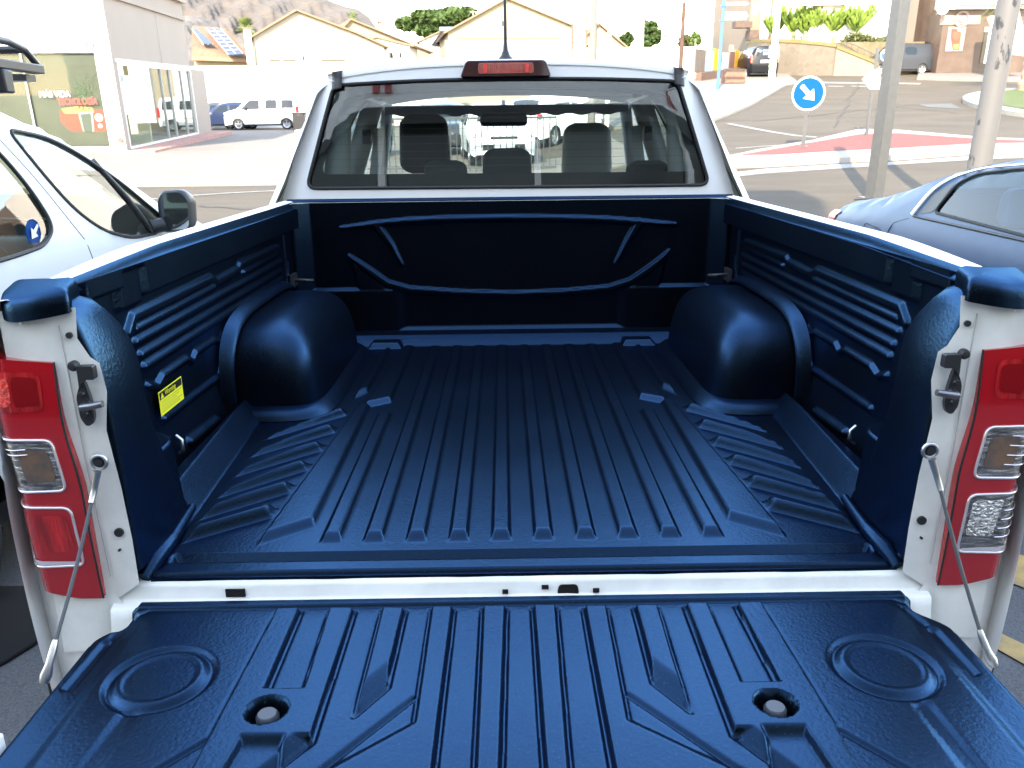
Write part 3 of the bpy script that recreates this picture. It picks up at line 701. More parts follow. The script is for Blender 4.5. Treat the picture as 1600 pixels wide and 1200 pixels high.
# roof: from rear edge forwards
def roofz(x, y): return 1.795-.045*(abs(x)/.62)**2.6+.015*math.sin(min(1, max(0, (y-YB-.05)/1.4))*math.pi)
def roof(u, v):
    y = 1.745+(3.15-1.745)*v; x = (-.60+1.2*u)*(1-.03*v)
    z = roofz(x, y)+.0
    if v < .06: z -= .022*(1-v/.06)**2
    if v > .94: z -= .03*((v-.94)/.06)**2
    if abs(abs(x)-.556) < .016: z -= .006
    return (x, y, z)
MB().grid(roof, 80, 50).build('roof', WHITE, truck, smooth=True)
# upper rear rim joining the roof to the back
def rim(u, v):
    x = -.60+1.2*u; z0 = 1.795-.045*(abs(x)/.62)**2.6; a = v*math.pi/2
    p = cbk(x, z0-.018); return (x, p[1]-.004+(1.747-p[1]+.006)*(1-math.cos(a)), z0-.018+.019*math.sin(a)-(.0))
MB().grid(rim, 60, 8).build('roof_rim', WHITE, truck, smooth=True)
for s in (-1, 1):      # black ditch mouldings
    def dm(u, v, s=s):
        x = s*(.556+(u-.5)*.034+.012*(1-v)); 
        if v < .35:
            z0 = roofz(x, 1.747); a = max(0, (v/.35-.45)/.55)*math.pi/2; pb = cbk(x, z0-.018)[1]-.009
            if v/.35 < .45: z = z0-.052+.034*(v/.35/.45); y = cbk(x, z)[1]-.009
            else: z = z0-.018+.022*math.sin(a); y = pb+(1.747-pb)*(1-math.cos(a))
        else:
            y = 1.745+1.3*(v-.35)/.65; z = roofz(x, y)+.004
        return (x, y, z)
    MB().grid(dm, 4, 40).build('roof_moulding', BLACKP, truck, smooth=True, solid=.002)
    # side structure of the cab: pillars and door frames
    out = [(1.70, 1.20), (1.70, 1.42), (1.735, 1.64, .08), (1.78, 1.755, .05), (2.2, 1.79), (3.0, 1.785, .1), (3.28, 1.74, .1), (3.95, 1.27, .05), (4.05, 1.20), (4.9, 1.12, .12), (4.98, .95, .1), (5.0, .45), (4.75, .40), (4.72, .62, .1), (4.58, .82, .12), (4.28, .86, .12), (4.02, .72, .12), (3.92, .42), (1.75, .42), (1.70, .50)]
    w1 = rounded([(1.98, 1.33), (2.50, 1.31), (2.55, 1.66), (2.42, 1.68), (2.02, 1.655)], .05, 5)
    w2 = rounded([(2.62, 1.31), (3.72, 1.29), (3.22, 1.66), (2.95, 1.68), (2.66, 1.68)], .04, 5)
    def sf(y, z, s=s, o=0):
        x = .86-.05*max(0, (1.25-z))**1.2-.52*max(0, z-1.30)-.02*max(0, z-1.25)
        if z > 1.70: x -= .9*(z-1.70)
        if y < 1.8: x -= 0.04*((1.8-y)/.1)**2*1.0
        x -= .10*max(0, (y-4.3)/.7)**2
        return (s*(x-o), y, z)
    panel(rounded(out, .02, 4), [w1, w2], .06, sf).build('cab_side', WHITE, truck, smooth=50)
    for w in (w1, w2):
        panel(w, [], .06, lambda y, z, s=s: sf(y, z, s, .006)).build('side_window', glass('side_window_tint', (.60, .66, .64), 1.6), truck, smooth=True)
        MB().tube([sf(y, z, s, -.001) for y, z in subdiv(w, .04)], .008, 6, closed=True).build('window_rubber', RUBBER, truck)
    # inner pillars
    MB().tube([(s*.60, 1.80, 1.40), (s*.585, 1.83, 1.62), (s*.50, 1.86, 1.735)], .045, 8).tube([(s*.74, 2.58, 1.0), (s*.70, 2.58, 1.35), (s*.58, 2.60, 1.70)], .045, 8).tube([(s*.76, 3.86, 1.22), (s*.60, 3.22, 1.70)], .03, 8).build('inner_pillar', mat('grey_trim', (.20, .205, .205), .7), truck, smooth=True)
    # seat belts
    MB().box(-.022, .022, -.002, .002, 0, .50, Matrix.Translation((s*.63, 2.52, 1.10)) @ Matrix.Rotation(s*-.17, 4, 'Y')).build('seat_belt', mat('belt_grey', (.30, .31, .31), .7), truck)
    c0 = Vector((s*.60, 2.50, 1.56)); MB().box(-.02, .02, -.012, .012, -.03, .03, Matrix.Translation(c0)).build('belt_guide', BLACKP, truck, bevel=.006)
    # grab handle, mirror
    MB().tube([(s*.52, 2.1, 1.735), (s*.50, 2.13, 1.70), (s*.50, 2.27, 1.70), (s*.52, 2.3, 1.735)], .009, 8).build('grab_handle', MATS['grey_trim'], truck, smooth=True)
    MB().box(s*.90-.07, s*.90+.10, 3.55, 3.63, 1.24, 1.42).build('door_mirror', WHITE, truck, bevel=.03, bseg=4)
    # door seams & handles
    for pts in ([(1.86, .60), (1.88, 1.0), (1.90, 1.33), (1.95, 1.69)], [(2.58, .5), (2.58, 1.69)], [(3.74, .5), (3.80, 1.28)]):
        MB().tube([sf(y, z, s, -.0005) for y, z in subdiv(pts, .05, False)], .003, 5).build('door_seam', mat('seam_dark', (.02, .02, .02), .8), truck)
    for y in (1.98, 2.72): MB().tube([sf(y, 1.13, s, -.01), sf(y+.02, 1.13, s, -.035), sf(y+.16, 1.13, s, -.035), sf(y+.18, 1.13, s, -.01)], .012, 8).build('door_handle', WHITE, truck, smooth=True)
# headliner, windshield, dashboard, hood, nose, floor pan
def hl2(u, v): x = -.58+1.16*u; y = 1.78+1.40*v; return (x, y, roofz(x, y)-.045-.05*max(0, .12-v)/.12)
MB().grid(hl2, 20, 20).build('headliner', mat('headliner', (.19, .19, .18), .9), truck, smooth=True)
def ws(u, v): x = (-.60-.12*(1-v)+2*u*(.60+.12*(1-v))); return (x, 3.92-.70*v-.12*(x/.7)**2, 1.25+.47*v)
MB().grid(ws, 20, 10).build('windshield', glass('windshield_tint', (.80, .86, .83), 1.2), truck, smooth=True)
MB().grid(lambda u, v: Vector(ws(u, .90+.10*v))+Vector((0, -.02, -.012+(.006*math.sin(u*60)*(1-v)))), 60, 3).build('windshield_band', mat('band_black', (.03, .035, .035), .8), truck)
def dash(u, v):
    x = -.72+1.44*u; a = v*math.pi*.55
    return (x, 3.85-.55*math.sin(a), 1.02+.20*math.cos(a)+.012*math.exp(-((x+.37)/.17)**2)*4*(v > .3)*(v < .9))
MB().grid(dash, 40, 14).build('dashboard', mat('dash_blue_grey', (.055, .065, .075), .6), truck, smooth=True)
MB().tube([(-.37+.185*math.cos(a), 3.22+.06*math.sin(a), 1.12+.175*math.sin(a)) for a in [i*math.pi/14 for i in range(28)]], .013, 8, closed=True).tube([(-.55, 3.23, 1.13), (-.19, 3.23, 1.13)], .02, 8).build('steering_wheel', BLACKP, truck, smooth=True)
def hood(u, v):
    x = (-.80+1.6*u); y = 3.98+.95*v; return (x*(1-.06*v*v), y, 1.235-.10*v**1.5-.06*(abs(x)/.8)**4+.02*math.cos(x/.8*1.2)-(.25*max(0, v-.93)/.07 if v > .93 else 0))
MB().grid(hood, 24, 24).build('hood', WHITE, truck, smooth=True)
MB().prism(rounded([(-.84, 4.60), (-.80, 4.92), (-.5, 5.02), (.5, 5.02), (.80, 4.92), (.84, 4.60)], .06, 4), .42, .98, lambda u, v, h: (u, v, h)).build('nose', WHITE, truck, bevel=.03)
MB().box(-.72, .72, 1.80, 4.7, .50, .56).build('floor_pan', CABIN, truck)
MB().box(-.80, .80, .05, 1.66, .60, .70).build('chassis', BLACKP, truck)
# interior mirror + seats
p = T(787, 187, 1, 3.25)
MB().prism(rounded([(-.125, -.032), (.125, -.032), (.118, .038), (-.118, .038)], .03, 5), -.012, .014, lambda u, v, h: (p.x+u, p.y+h, p.z+v)).build('rear_view_mirror', BLACKP, truck, bevel=.008)
MB().tube([(p.x, p.y, p.z+.03), (p.x, p.y+.10, p.z+.09)], .012, 8).build('mirror_stalk', BLACKP, truck)
def seat(x, y, zt, w, m, name='front_seat', hw=.145, hh=.22, bt=1.38):
    s = empty(name, parent=truck)
    def cushion(nm, xx, yy, z0, z1, w, d, rake=.12, r=.05):
        mb = MB()
        def f(u, v):
            a = u*2*math.pi; e = .45; c, q = math.cos(a), math.sin(a)
            pr = 1-(abs(2*v-1))**6*.9
            X = math.copysign(abs(c)**e, c)*w/2*(1-.10*v)*(1-.45*abs(2*v-1)**8); Y = math.copysign(abs(q)**e, q)*d/2*pr
            z = z0+(z1-z0)*v; return (xx+X, yy+Y-rake*(z-z0), z)
        mb.grid(f, 32, 20); mb.add([f(i/32, 1) for i in range(32)], [tuple(range(32))]); mb.build(nm, m, s, smooth=60)
    cushion('backrest', x, y, .80, bt, w, .13)
    cushion('headrest', x, y-.085, zt-hh, zt, hw*2, .10, .05)
    for d in (-.05, .05): MB().cyl((x+d, y-.07, bt-.03), (x+d, y-.085, zt-hh+.03), .006, n=8).build('post', STEEL, s)
    return s
p = T(662, 178, 1, 2.75); seat(p.x, 2.83, p.z, .50, SEATF, hw=.118, hh=.26)
p = T(917, 192, 1, 2.75); seat(p.x, 2.83, p.z, .50, SEATG, hw=.118, hh=.25)
for px, py, w in ((792, 231, .095), (697, 250, .085), (1010, 250, .085)):
    p = T(px, py, 1, 2.02); seat(p.x, 2.08, p.z, .40, SEATF, 'rear_seat', hw=w, hh=.15, bt=1.33)
MB().box(-.66, .66, 1.90, 2.06, .7, 1.34).build('rear_backrest', SEATF, truck, bevel=.05, bseg=4)
# third brake light
bl = empty('brake_light', parent=truck)
pts = rounded([(-.156, 1.738, .008), (.140, 1.738, .008), (.122, 1.788, .014), (-.136, 1.788, .014)], .01, 4)
MB().prism(pts, 1.690, 1.80, lambda u, v, h: (u-.001, h, v)).build('housing', mat('smoked_red', (.035, .004, .005), .15, coat=1), bl, bevel=.004)
MB().prism(rounded([(-.098, 1.747), (.082, 1.747), (.080, 1.780), (-.096, 1.780)], .006, 4), 1.6865, 1.6895, lambda u, v, h: (u, h, v)).build('red_lens', mat('brake_red', (.30, .006, .008), .2, coat=1, bump=1, bscale=60, stretch=(6, 1, .3)), bl, bevel=.001)
for x in (-.075, .060): MB().prism(rounded([(x-.006, 1.750), (x+.006, 1.750), (x+.006, 1.776), (x-.006, 1.776)], .003, 3), 1.6845, 1.6862, lambda u, v, h: (u, h, v)).build('facet', mat('facet_red', (.7, .05, .04), .2, coat=1), bl)
# antenna
an = empty('antenna', parent=truck)
b0 = T(790, 92, 1, 1.86)
MB().lathe([(.040, 0), (.038, .010), (.028, .020), (.016, .032), (.009, .05), (.007, .07)], (b0.x, 1.86, 1.785), 'z', 24).build('base', BLACKP, an, smooth=True)
MB().tube([(b0.x, 1.86, 1.84), (b0.x, 1.865, 1.95), (b0.x-.001, 1.88, 2.5)], [.0065, .0055, .0035], 10).build('whip', BLACKP, an, smooth=True)
# wheels
def wheel(parent, x, y, z, r, w, s, spokes=6, rimf=.66):
    wh = empty('wheel', parent=parent)
    pr = [(r*rimf, -w/2), (r*.90, -w/2), (r*.97, -w*.42), (r, -w*.3), (r, w*.3), (r*.97, w*.42), (r*.90, w/2), (r*rimf, w/2)]
    MB().lathe(pr, (x, y, z), 'x', 32).build('tyre', TYRE, wh, smooth=50)
    mb = MB(); mb.lathe([(r*rimf, -w/2), (r*rimf*1.02, w*.46*s), (r*rimf*.90, w*.40*s), (r*rimf*.86, w*.1*s)], (x, y, z), 'x', 32)
    mb.cyl((x+s*w*.30, y, z), (x+s*w*.42, y, z), r*.13, n=16); mb.cyl((x+s*w*.02, y, z), (x+s*w*.08, y, z), r*.6, n=24)
    for k in range(spokes):
        a = 2*math.pi*k/spokes; M = Matrix.Translation((x+s*w*.34, y, z)) @ Matrix.Rotation(a, 4, 'X')
        mb.box(-w*.05, w*.05, -r*.075, r*.075, r*.08, r*rimf*.97, M)
    mb.build('rim', ALLOY, wh, smooth=35)
for s in (-1, 1):
    wheel(truck, s*.76, 1.14, .38, .38, .25, s); wheel(truck, s*.76, 4.38, .38, .38, .25, s)
# ================================================================ GROUND
def struct(o): o['kind'] = 'structure'; return o
def asphalt(name, a, b, crack=True):
    M = mat(name, a, .88, spec=.25, bump=.5, bscale=160, bdist=.004); t = M.node_tree; bs = t.nodes['Principled BSDF']
    tc = N(t, 'ShaderNodeTexCoord'); n1 = N(t, 'ShaderNodeTexNoise'); n1.inputs['Scale'].default_value = 130; n1.inputs['Detail'].default_value = 3
    n2 = N(t, 'ShaderNodeTexNoise'); n2.inputs['Scale'].default_value = .6; n2.inputs['Detail'].default_value = 8; n2.inputs['Roughness'].default_value = .65
    mp = N(t, 'ShaderNodeMapping'); mp.inputs['Scale'].default_value = (.5, 1.6, 1); t.links.new(tc.outputs['Object'], mp.inputs[0])
    t.links.new(tc.outputs['Object'], n1.inputs['Vector']); t.links.new(mp.outputs[0], n2.inputs['Vector'])
    m1 = N(t, 'ShaderNodeMapRange'); m1.inputs['From Min'].default_value = .3; m1.inputs['From Max'].default_value = .7; m1.inputs['To Min'].default_value = .72; m1.inputs['To Max'].default_value = 1.25
    m2 = N(t, 'ShaderNodeMapRange'); m2.inputs['From Min'].default_value = .3; m2.inputs['From Max'].default_value = .7
    t.links.new(n1.outputs[0], m1.inputs[0]); t.links.new(n2.outputs[0], m2.inputs[0])
    mx = N(t, 'ShaderNodeMix', data_type='RGBA'); mx.inputs[6].default_value = (*a, 1); mx.inputs[7].default_value = (*b, 1); t.links.new(m2.outputs[0], mx.inputs[0])
    ml = N(t, 'ShaderNodeVectorMath', operation='SCALE'); t.links.new(mx.outputs[2], ml.inputs[0]); t.links.new(m1.outputs[0], ml.inputs[3]); t.links.new(ml.outputs[0], bs.inputs['Base Color'])
    return M
ASPH = asphalt('asphalt', (.078, .064, .046), (.124, .101, .072))
LOT = asphalt('lot_asphalt', (.095, .095, .098), (.13, .13, .135))
mb = MB()
ysamp = [-25+1.0*i for i in range(60)]+[35+5*i for i in range(20)]+[140, 200, 320, 500, 900, 1500]
xsamp = [-1500, -600, -250]+[-120+4*i for i in range(61)]+[250, 600, 1500]
vs = [(x, y, zg(x, y) if y < 139 else zg(x, 135)-.0*(y-135)) for y in ysamp for x in xsamp]; nx = len(xsamp)
mb.add(vs, [(j*nx+i, j*nx+i+1, (j+1)*nx+i+1, (j+1)*nx+i) for j in range(len(ysamp)-1) for i in range(nx-1)])
struct(mb.build('ground', ASPH, smooth=True))
def sheet(name, pts, m, dz=.006, sp=1.0, kind='structure', thick=0, rr=0):
    P = [(p[0], p[1]) for p in pts]
    if rr: P = rounded(P, rr, 6)
    mb = panel(P, [], sp, lambda x, y: (x, y, zg(x, y)+dz))
    if thick:
        Q = subdiv(ccw(P), sp); n = len(Q)
        mb.add([(x, y, zg(x, y)+dz) for x, y in Q]+[(x, y, zg(x, y)-.05) for x, y in Q], [(i, n+i, n+(i+1) % n, (i+1) % n) for i in range(n)])
    o = mb.build(name, m)
    if kind: o['kind'] = kind
    return o
gp = lambda pts, s=1, o=(0, 0): [G(o[0]+x/s, o[1]+y/s) for x, y in pts]
PAVE = mat('pink_paving', (.235, .198, .162), .85, var=.22, vscale=1.2, bump=.3, bscale=30)
KERB = mat('pale_kerb', (.32, .30, .26), .8, var=.15, vscale=3)
WLINE = mat('road_paint', (.34, .33, .30), .7, col2=(.20, .19, .17), vscale=9)
YLINE = mat('yellow_paint', (.52, .34, .11), .8, col2=(.30, .22, .11), vscale=11)
sheet('parking_lot', [(-12, -6), (14, -6), (14, 6.5), (-12, 6.5)], LOT, .004, 1)
a = 17.3
sheet('forecourt', [(-40, a), (-6, a), (1.5, a+.3), (3.5, a+2), (3, 48), (-40, 48)], PAVE, .03, 1.5, thick=1)
sheet('forecourt_kerb', [(-40, a-.22), (-6, a-.22), (1.6, a+.08), (1.5, a+.28), (-6, a-.01), (-40, a-.01)], KERB, .04, 1.5, thick=1)
s4 = 3.333; o4 = (1120, 0)
# pavement on the near side of the climbing road
sw = gp([(1090, 190), (1120, 181), (1159, 165), (1216, 134), (1245, 129), (1200, 121), (1150, 117)])
sheet('pavement', [(sw[0].x-3, sw[0].y-.5)]+[tuple(p[:2]) for p in sw[:-2]]+[(24, 76), (17, 76), (4, 34)], mat('pale_pavement', (.22, .20, .17), .85, var=.15, vscale=2), .10, 1.0, thick=1)
tail_k = [Vector((p.x, p.y)) for p in sw[0:5]]
off = [p+Vector((.35, -.25)) for p in tail_k]
sheet('pavement_kerb', tail_k+off[::-1], KERB, .085, .6, thick=1)
# traffic island, red paving in a white kerb
isl_o = gp([(20, 845), (200, 805), (520, 745), (740, 692), (950, 698), (1400, 738), (1750, 750), (1750, 800), (1400, 800), (950, 835), (620, 850), (250, 872), (20, 880)], s4, o4)
isl_i = gp([(110, 835), (440, 775), (740, 722), (950, 716), (1380, 748), (1700, 760), (1600, 768), (1370, 770), (950, 795), (620, 812), (300, 832)], s4, o4)
sheet('traffic_island_kerb', isl_o, mat('white_kerb', (.36, .34, .31), .75, var=.12, vscale=4), .12, .4, thick=1)
sheet('traffic_island_paving', isl_i, mat('red_paving', (.20, .055, .04), .85, var=.25, vscale=7), .127, .4)
sheet('island_gutter', gp([(40, 905), (250, 880), (620, 856), (950, 842), (1400, 806), (1750, 806), (1750, 820), (1400, 830), (950, 858), (620, 880), (250, 905), (60, 925)], s4, o4), WLINE, .008, .5)
# roundabout
A, B, C_ = G(1503, 157), G(1600, 184), G(1600, 141.5)
ax, ay, bx, by, cx, cy = A.x, A.y, B.x, B.y, C_.x, C_.y
d = 2*(ax*(by-cy)+bx*(cy-ay)+cx*(ay-by))
ux = ((ax*ax+ay*ay)*(by-cy)+(bx*bx+by*by)*(cy-ay)+(cx*cx+cy*cy)*(ay-by))/d; uy = ((ax*ax+ay*ay)*(cx-bx)+(bx*bx+by*by)*(ax-cx)+(cx*cx+cy*cy)*(bx-ax))/d
RR = math.hypot(ax-ux, ay-uy)
circ = lambda r: [(ux+r*math.cos(t), uy+r*math.sin(t)) for t in [i*math.pi/24 for i in range(48)]]
sheet('roundabout_kerb', circ(RR), KERB, .16, 1, thick=1)
g = sheet('roundabout_grass', circ(RR-.75), mat('lawn', (.07, .11, .02), .9, col2=(.11, .13, .035), vscale=3, bump=1, bscale=60, bdist=.03), .18, .8)
# painted lines
def stripe(name, pts, w, m=WLINE, dz=.009):
    P = [Vector((p[0], p[1])) for p in pts]; L, R_ = [], []
    for i, p in enumerate(P):
        d = (P[min(i+1, len(P)-1)]-P[max(i-1, 0)]).normalized(); n = Vector((-d.y, d.x)); L.append(p+n*w/2); R_.append(p-n*w/2)
    return sheet(name, [tuple(q) for q in L+R_[::-1]], m, dz, .8)
stripe('lane_line', gp([(60, 645), (180, 668), (300, 690), (420, 708), (520, 716)], s4, o4), .22)
stripe('give_way_line', gp([(540, 430), (720, 433), (900, 434), (1060, 437)], s4, o4), 1.2)
stripe('edge_line', gp([(230, 312), (300, 306), (360, 302), (440, 298)]), .13)
stripe('edge_line', gp([(1150, 232), (1240, 226), (1360, 216)]), .10, dz=.010)
for k, (y0, y1) in enumerate(((449, 455),)):
    for x in (580, 700): stripe('dash_mark', gp([(x, y0), (x+80, y0+2)], s4, o4), .5)
sheet('bar_pavement', gp([(1432, 125), (1500, 127), (1640, 129), (1640, 96), (1440, 100)]), mat('bar_paving', (.22, .18, .155), .85, var=.15, vscale=2), .12, 1, thick=1)
rq = random.Random(21)
for (x0_, y0_, x1_, y1_) in ((1150, 262, 1330, 240), (1180, 190, 1420, 165), (1240, 150, 1500, 178), (300, 322, 445, 330), (1300, 200, 1345, 128)):
    a_, b_ = G(x0_, y0_), G(x1_, y1_); pts_ = [a_.lerp(b_, k/14)+Vector((rq.uniform(-.12, .12), rq.uniform(-.12, .12), 0)) for k in range(15)]
    stripe('tar_crack', pts_, .05, mat('tar_dark', (.030, .026, .022), .8), .0135)
# dark asphalt patches, manholes and cracks
for q in ([(1050, 545), (1220, 540), (1275, 568), (1100, 560)],): sheet('asphalt_patch', gp(q, s4, o4), mat('patch_asphalt', (.07, .067, .062), .9), .012, 1)
# yellow bay hatching beside the truck
W2 = lambda x, y: tuple((RX @ Vector((x, y, 0)))[:2])
sheet('yellow_hatch', [W2(1.55, 1.75), W2(1.80, 1.80), W2(2.25, 1.18), W2(2.05, 1.02)], YLINE, .011, .3)
sheet('yellow_hatch', [W2(1.40, 1.24), W2(1.55, 1.13), W2(1.98, .45), W2(1.80, .40)], YLINE, .011, .3)
sheet('yellow_hatch', [W2(1.05, .9), W2(1.2, .78), W2(1.6, .10), W2(1.4, .05)], YLINE, .011, .3)
stripe('bay_line', [W2(-1.18, -2), W2(-1.18, 5.2)], .10, YLINE)
# floor mat lying on the ground
fm = tag(MB().prism(rounded([(-2.35, 1.52), (-1.86, 1.50), (-1.69, 1.50), (-1.66, 1.42), (-1.52, 1.28), (-1.52, 1.20), (-1.585, 1.04), (-1.64, 1.005), (-2.35, 1.02)], .03, 4), .006, .020, lambda u, v, h: RX @ Vector((u, v, h))).build('floor_mat', mat('black_carpet', (.008, .008, .009), .95, bump=.6, bscale=400, bdist=.003), bevel=.004), 'black carpet car mat lying on the asphalt at the lower left', 'floor mat')
for x, y in ((-1.86, 1.445), (-1.60, 1.40)): tag(MB().lathe([(.022, .0), (.022, .004), (.012, .004), (.012, 0)], tuple(RX @ Vector((x, y, .021))), 'z', 20).build('grommet', mat('grommet_grey', (.04, .045, .05), .5), fm))

# ================================================================ SKYLINE: hills
def hills(name, prof, D, depth, m, seed, zb=-3):
    rnd = np.random.RandomState(seed); n = 160; k = 26
    xs_ = [p[0] for p in prof]; ys_ = [p[1] for p in prof]
    def f(u, v):
        px = xs_[0]+(xs_[-1]-xs_[0])*u; py = float(np.interp(px, xs_, ys_)); top = AT(px, py, D); b = AT(px, py, D*(1-.35*(1-v)))
        z = zb+(top.z-zb)*(v**.8); a = v*(1-v)*4+.15
        w = math.sin(px*.05+v*9)*.5+math.sin(px*.13-v*17+2)*.3+math.sin(px*.31+v*31)*.2
        return (b.x+w*D*.004*a, b.y, z+w*D*.006*a)
    mb = MB(); mb.grid(f, n, k); o = mb.build(name, m, smooth=True); return struct(o)
HILL = mat('rocky_hill', (.175, .142, .112), .95, col2=(.115, .098, .082), vscale=.010, bump=1, bscale=.03, bdist=12)
hills('mountain', [(180, -60), (300, -26), (380, -22), (480, -14), (520, 3), (560, 14), (578, 28), (590, 45), (640, 70), (700, 90)], 900, 100, HILL, 1)
hills('foothill', [(150, 20), (306, 24), (340, 34), (350, 58), (370, 85), (400, 105)], 420, 60, mat('rock_face', (.20, .175, .145), .95, col2=(.10, .09, .08), vscale=.05, bump=1, bscale=.12, bdist=5), 2)

# ================================================================ BUILDINGS
PLW = mat('white_render', (.80, .78, .72), .85, var=.07, vscale=.8, bump=.15, bscale=20)
PLC = mat('cream_render', (.40, .33, .23), .9, var=.12, vscale=.5, bump=.2, bscale=15)
TILE = mat('clay_tile', (.28, .165, .095), .85, col2=(.20, .12, .075), vscale=2, bump=.9, bscale=6, bdist=.08, stretch=(3, .6, 1))
FRAME = mat('aluminium_frame', (.62, .61, .58), .4, metal=.2)
def plane_hit(px, py, P0, n):
    d = rayW(px, py); return CW+d*((P0-CW).dot(n)/d.dot(n))
# showroom on the left
c0 = G(199, 240); th = math.atan(.12)
show = thing('showroom_building', 'white two storey showroom with corner glass doors and banner window, left of the truck cab', 'building', c0, th)
MW = Matrix.Translation(c0) @ Matrix.Rotation(th, 4, 'Z'); MI = MW.inverted()
nx_ = MW.to_3x3() @ Vector((1, 0, 0)); ny_ = MW.to_3x3() @ Vector((0, 1, 0))
SD = lambda px, py: (lambda p: (p.y, p.z))(MI @ plane_hit(px, py, c0, nx_))       # side face -> (y,z)
FT = lambda px, py: (lambda p: (p.x, p.z))(MI @ plane_hit(px, py, c0, ny_))       # front face -> (x,z)
yE = SD(311, 212)[0]; zt1 = SD(186, 98)[1]; zt2 = SD(190, 0)[1]
H_ = 5.7
fw0 = FT(0, 82); fw1 = FT(147, 82); fwb = FT(172, 218)
door = [(.45, .12), (yE-.1, .12), (yE-.1, zt1), (.45, zt1)]
PLS = mat('showroom_side_panel', (.44, .365, .305), .8, var=.05, vscale=.6)
panel([(0, -.6), (yE, -.6), (yE, H_), (0, H_)], [door], 1.2, lambda y, z: (0, y, z)).build('side_wall', PLS, show)
panel([(-17, -.6), (0, -.6), (0, H_), (-17, H_)], [[(-16.5, .25), (fw1[0], .25), (fw1[0], fw1[1]), (-16.5, fw1[1])]], 1.5, lambda x, z: (x, 0, z)).build('front_wall', PLW, show)
MB().box(-17, -.02, .02+yE-.3, yE, -.6, H_).box(-17, -16.7, .02, yE, -.6, H_).box(-17, 0.2, -.2, yE+.2, H_, H_+.4).build('shell', PLS, show)
MB().box(-16.6, -.3, .3, yE-.3, .05, .1).build('floor_slab', mat('shop_floor', (.55, .50, .42), .4), show)
MB().box(-16.5, -.3, 4.2, 4.4, .1, 3.6).box(-3.2, -3.0, .4, 4.2, .1, 3.6).build('inner_wall', mat('shop_wall', (.70, .62, .46), .8), show)
MB().box(-16.6, -.3, .3, yE-.3, zt1+.3, zt1+.4).build('ceiling_slab', PLW, show)
# ledges and joints on the side wall
MB().box(-.05, .10, -.06, yE, zt2-.05, zt2+.10).build('ledge', PLS, show)
yj = SD(248, 60)[0]
MB().box(.001, .012, yj-.03, yj+.01, zt1+.1, zt2-.06).build('panel_joint', mat('joint_grey', (.30, .27, .25), .9), show)
MB().box(-.04, .05, .30, yE, zt1, zt1+.12).build('door_head', FRAME, show)
MB().box(-.10, 1.0, -.3, yE+2.6, -.5, .10).build('step', mat('brick_step', (.42, .22, .17), .85, var=.4, vscale=6), show)
GS = glass('shop_glass', (.80, .86, .80), .9)
ys_ = [.45]+[SD(x, 160)[0] for x in (257, 270, 288, 300)]+[yE-.1]
for i in range(5):
    w = empty('glass_pane', parent=show); a_, b_ = ys_[i], ys_[i+1]
    MB().box(-.03, -.02, a_+.03, b_-.03, .16, zt1-.04).build('pane', GS, w)
    f = MB()
    for y in (a_, b_): f.box(-.05, .03, y-.03, y+.03, .12, zt1)
    f.box(-.048, .028, a_, b_, .12, .19); f.box(-.048, .028, a_, b_, zt1-.08, zt1)
    f.build('frame', FRAME, w)
wq = SD(335, 110)
MB().box(-.25, .0, yE+.02, yE+2.9, -.6, zt1+.02).build('wing_wall', PLS, show)
# banner window on the front
xw = fw1[0]; zw = fw1[1]
MB().box(-16.5, xw, .12, .16, .26, zw-.02).build('banner', mat('banner_green', (.058, .066, .052), .5, col2=(.10, .105, .085), vscale=.35), show)
MB().box(-16.5, xw, .02, .03, .26, zw-.02).build('banner_glass', glass('banner_glass', (.92, .94, .9), .12), show)
for x in (FT(44, 150)[0], -7.5, -10.6): MB().box(x-.02, x+.02, .01, .06, .26, zw).build('mullion', FRAME, show)
RT = mat('red_print', (.55, .05, .05), .5); WT = mat('white_print', (.85, .85, .85), .5)
q = FT(61, 152); q2 = FT(111, 152); hgt = (FT(61, 141)[1]-q[1])
M = basis((q[0], .008, q[1]), (1, 0, 0), (0, 0, 1)); text('slogan_text', 'MÁS VIDA', 1.0, WT, show, M, .001).scale = (1, 1, 1)
def fit_text(o, x0, x1, z0, z1):
    me = o.data; xs2 = [v.co.x for v in me.vertices]; zs2 = [v.co.z for v in me.vertices]
    for v in me.vertices:
        v.co.x = x0+(v.co.x-min(xs2))/(max(xs2)-min(xs2))*(x1-x0); v.co.z = z0+(v.co.z-min(zs2))/(max(zs2)-min(zs2))*(z1-z0)
o = bpy.data.objects['slogan_text']; fit_text(o, FT(62, 150)[0], FT(110, 150)[0], FT(62, 152)[1], FT(62, 140)[1])
o = text('slogan_text', 'TECNOLOGÍA', 1.0, RT, show, M, .001); fit_text(o, FT(90, 160)[0], FT(152, 160)[0], FT(90, 164)[1], FT(90, 151)[1])
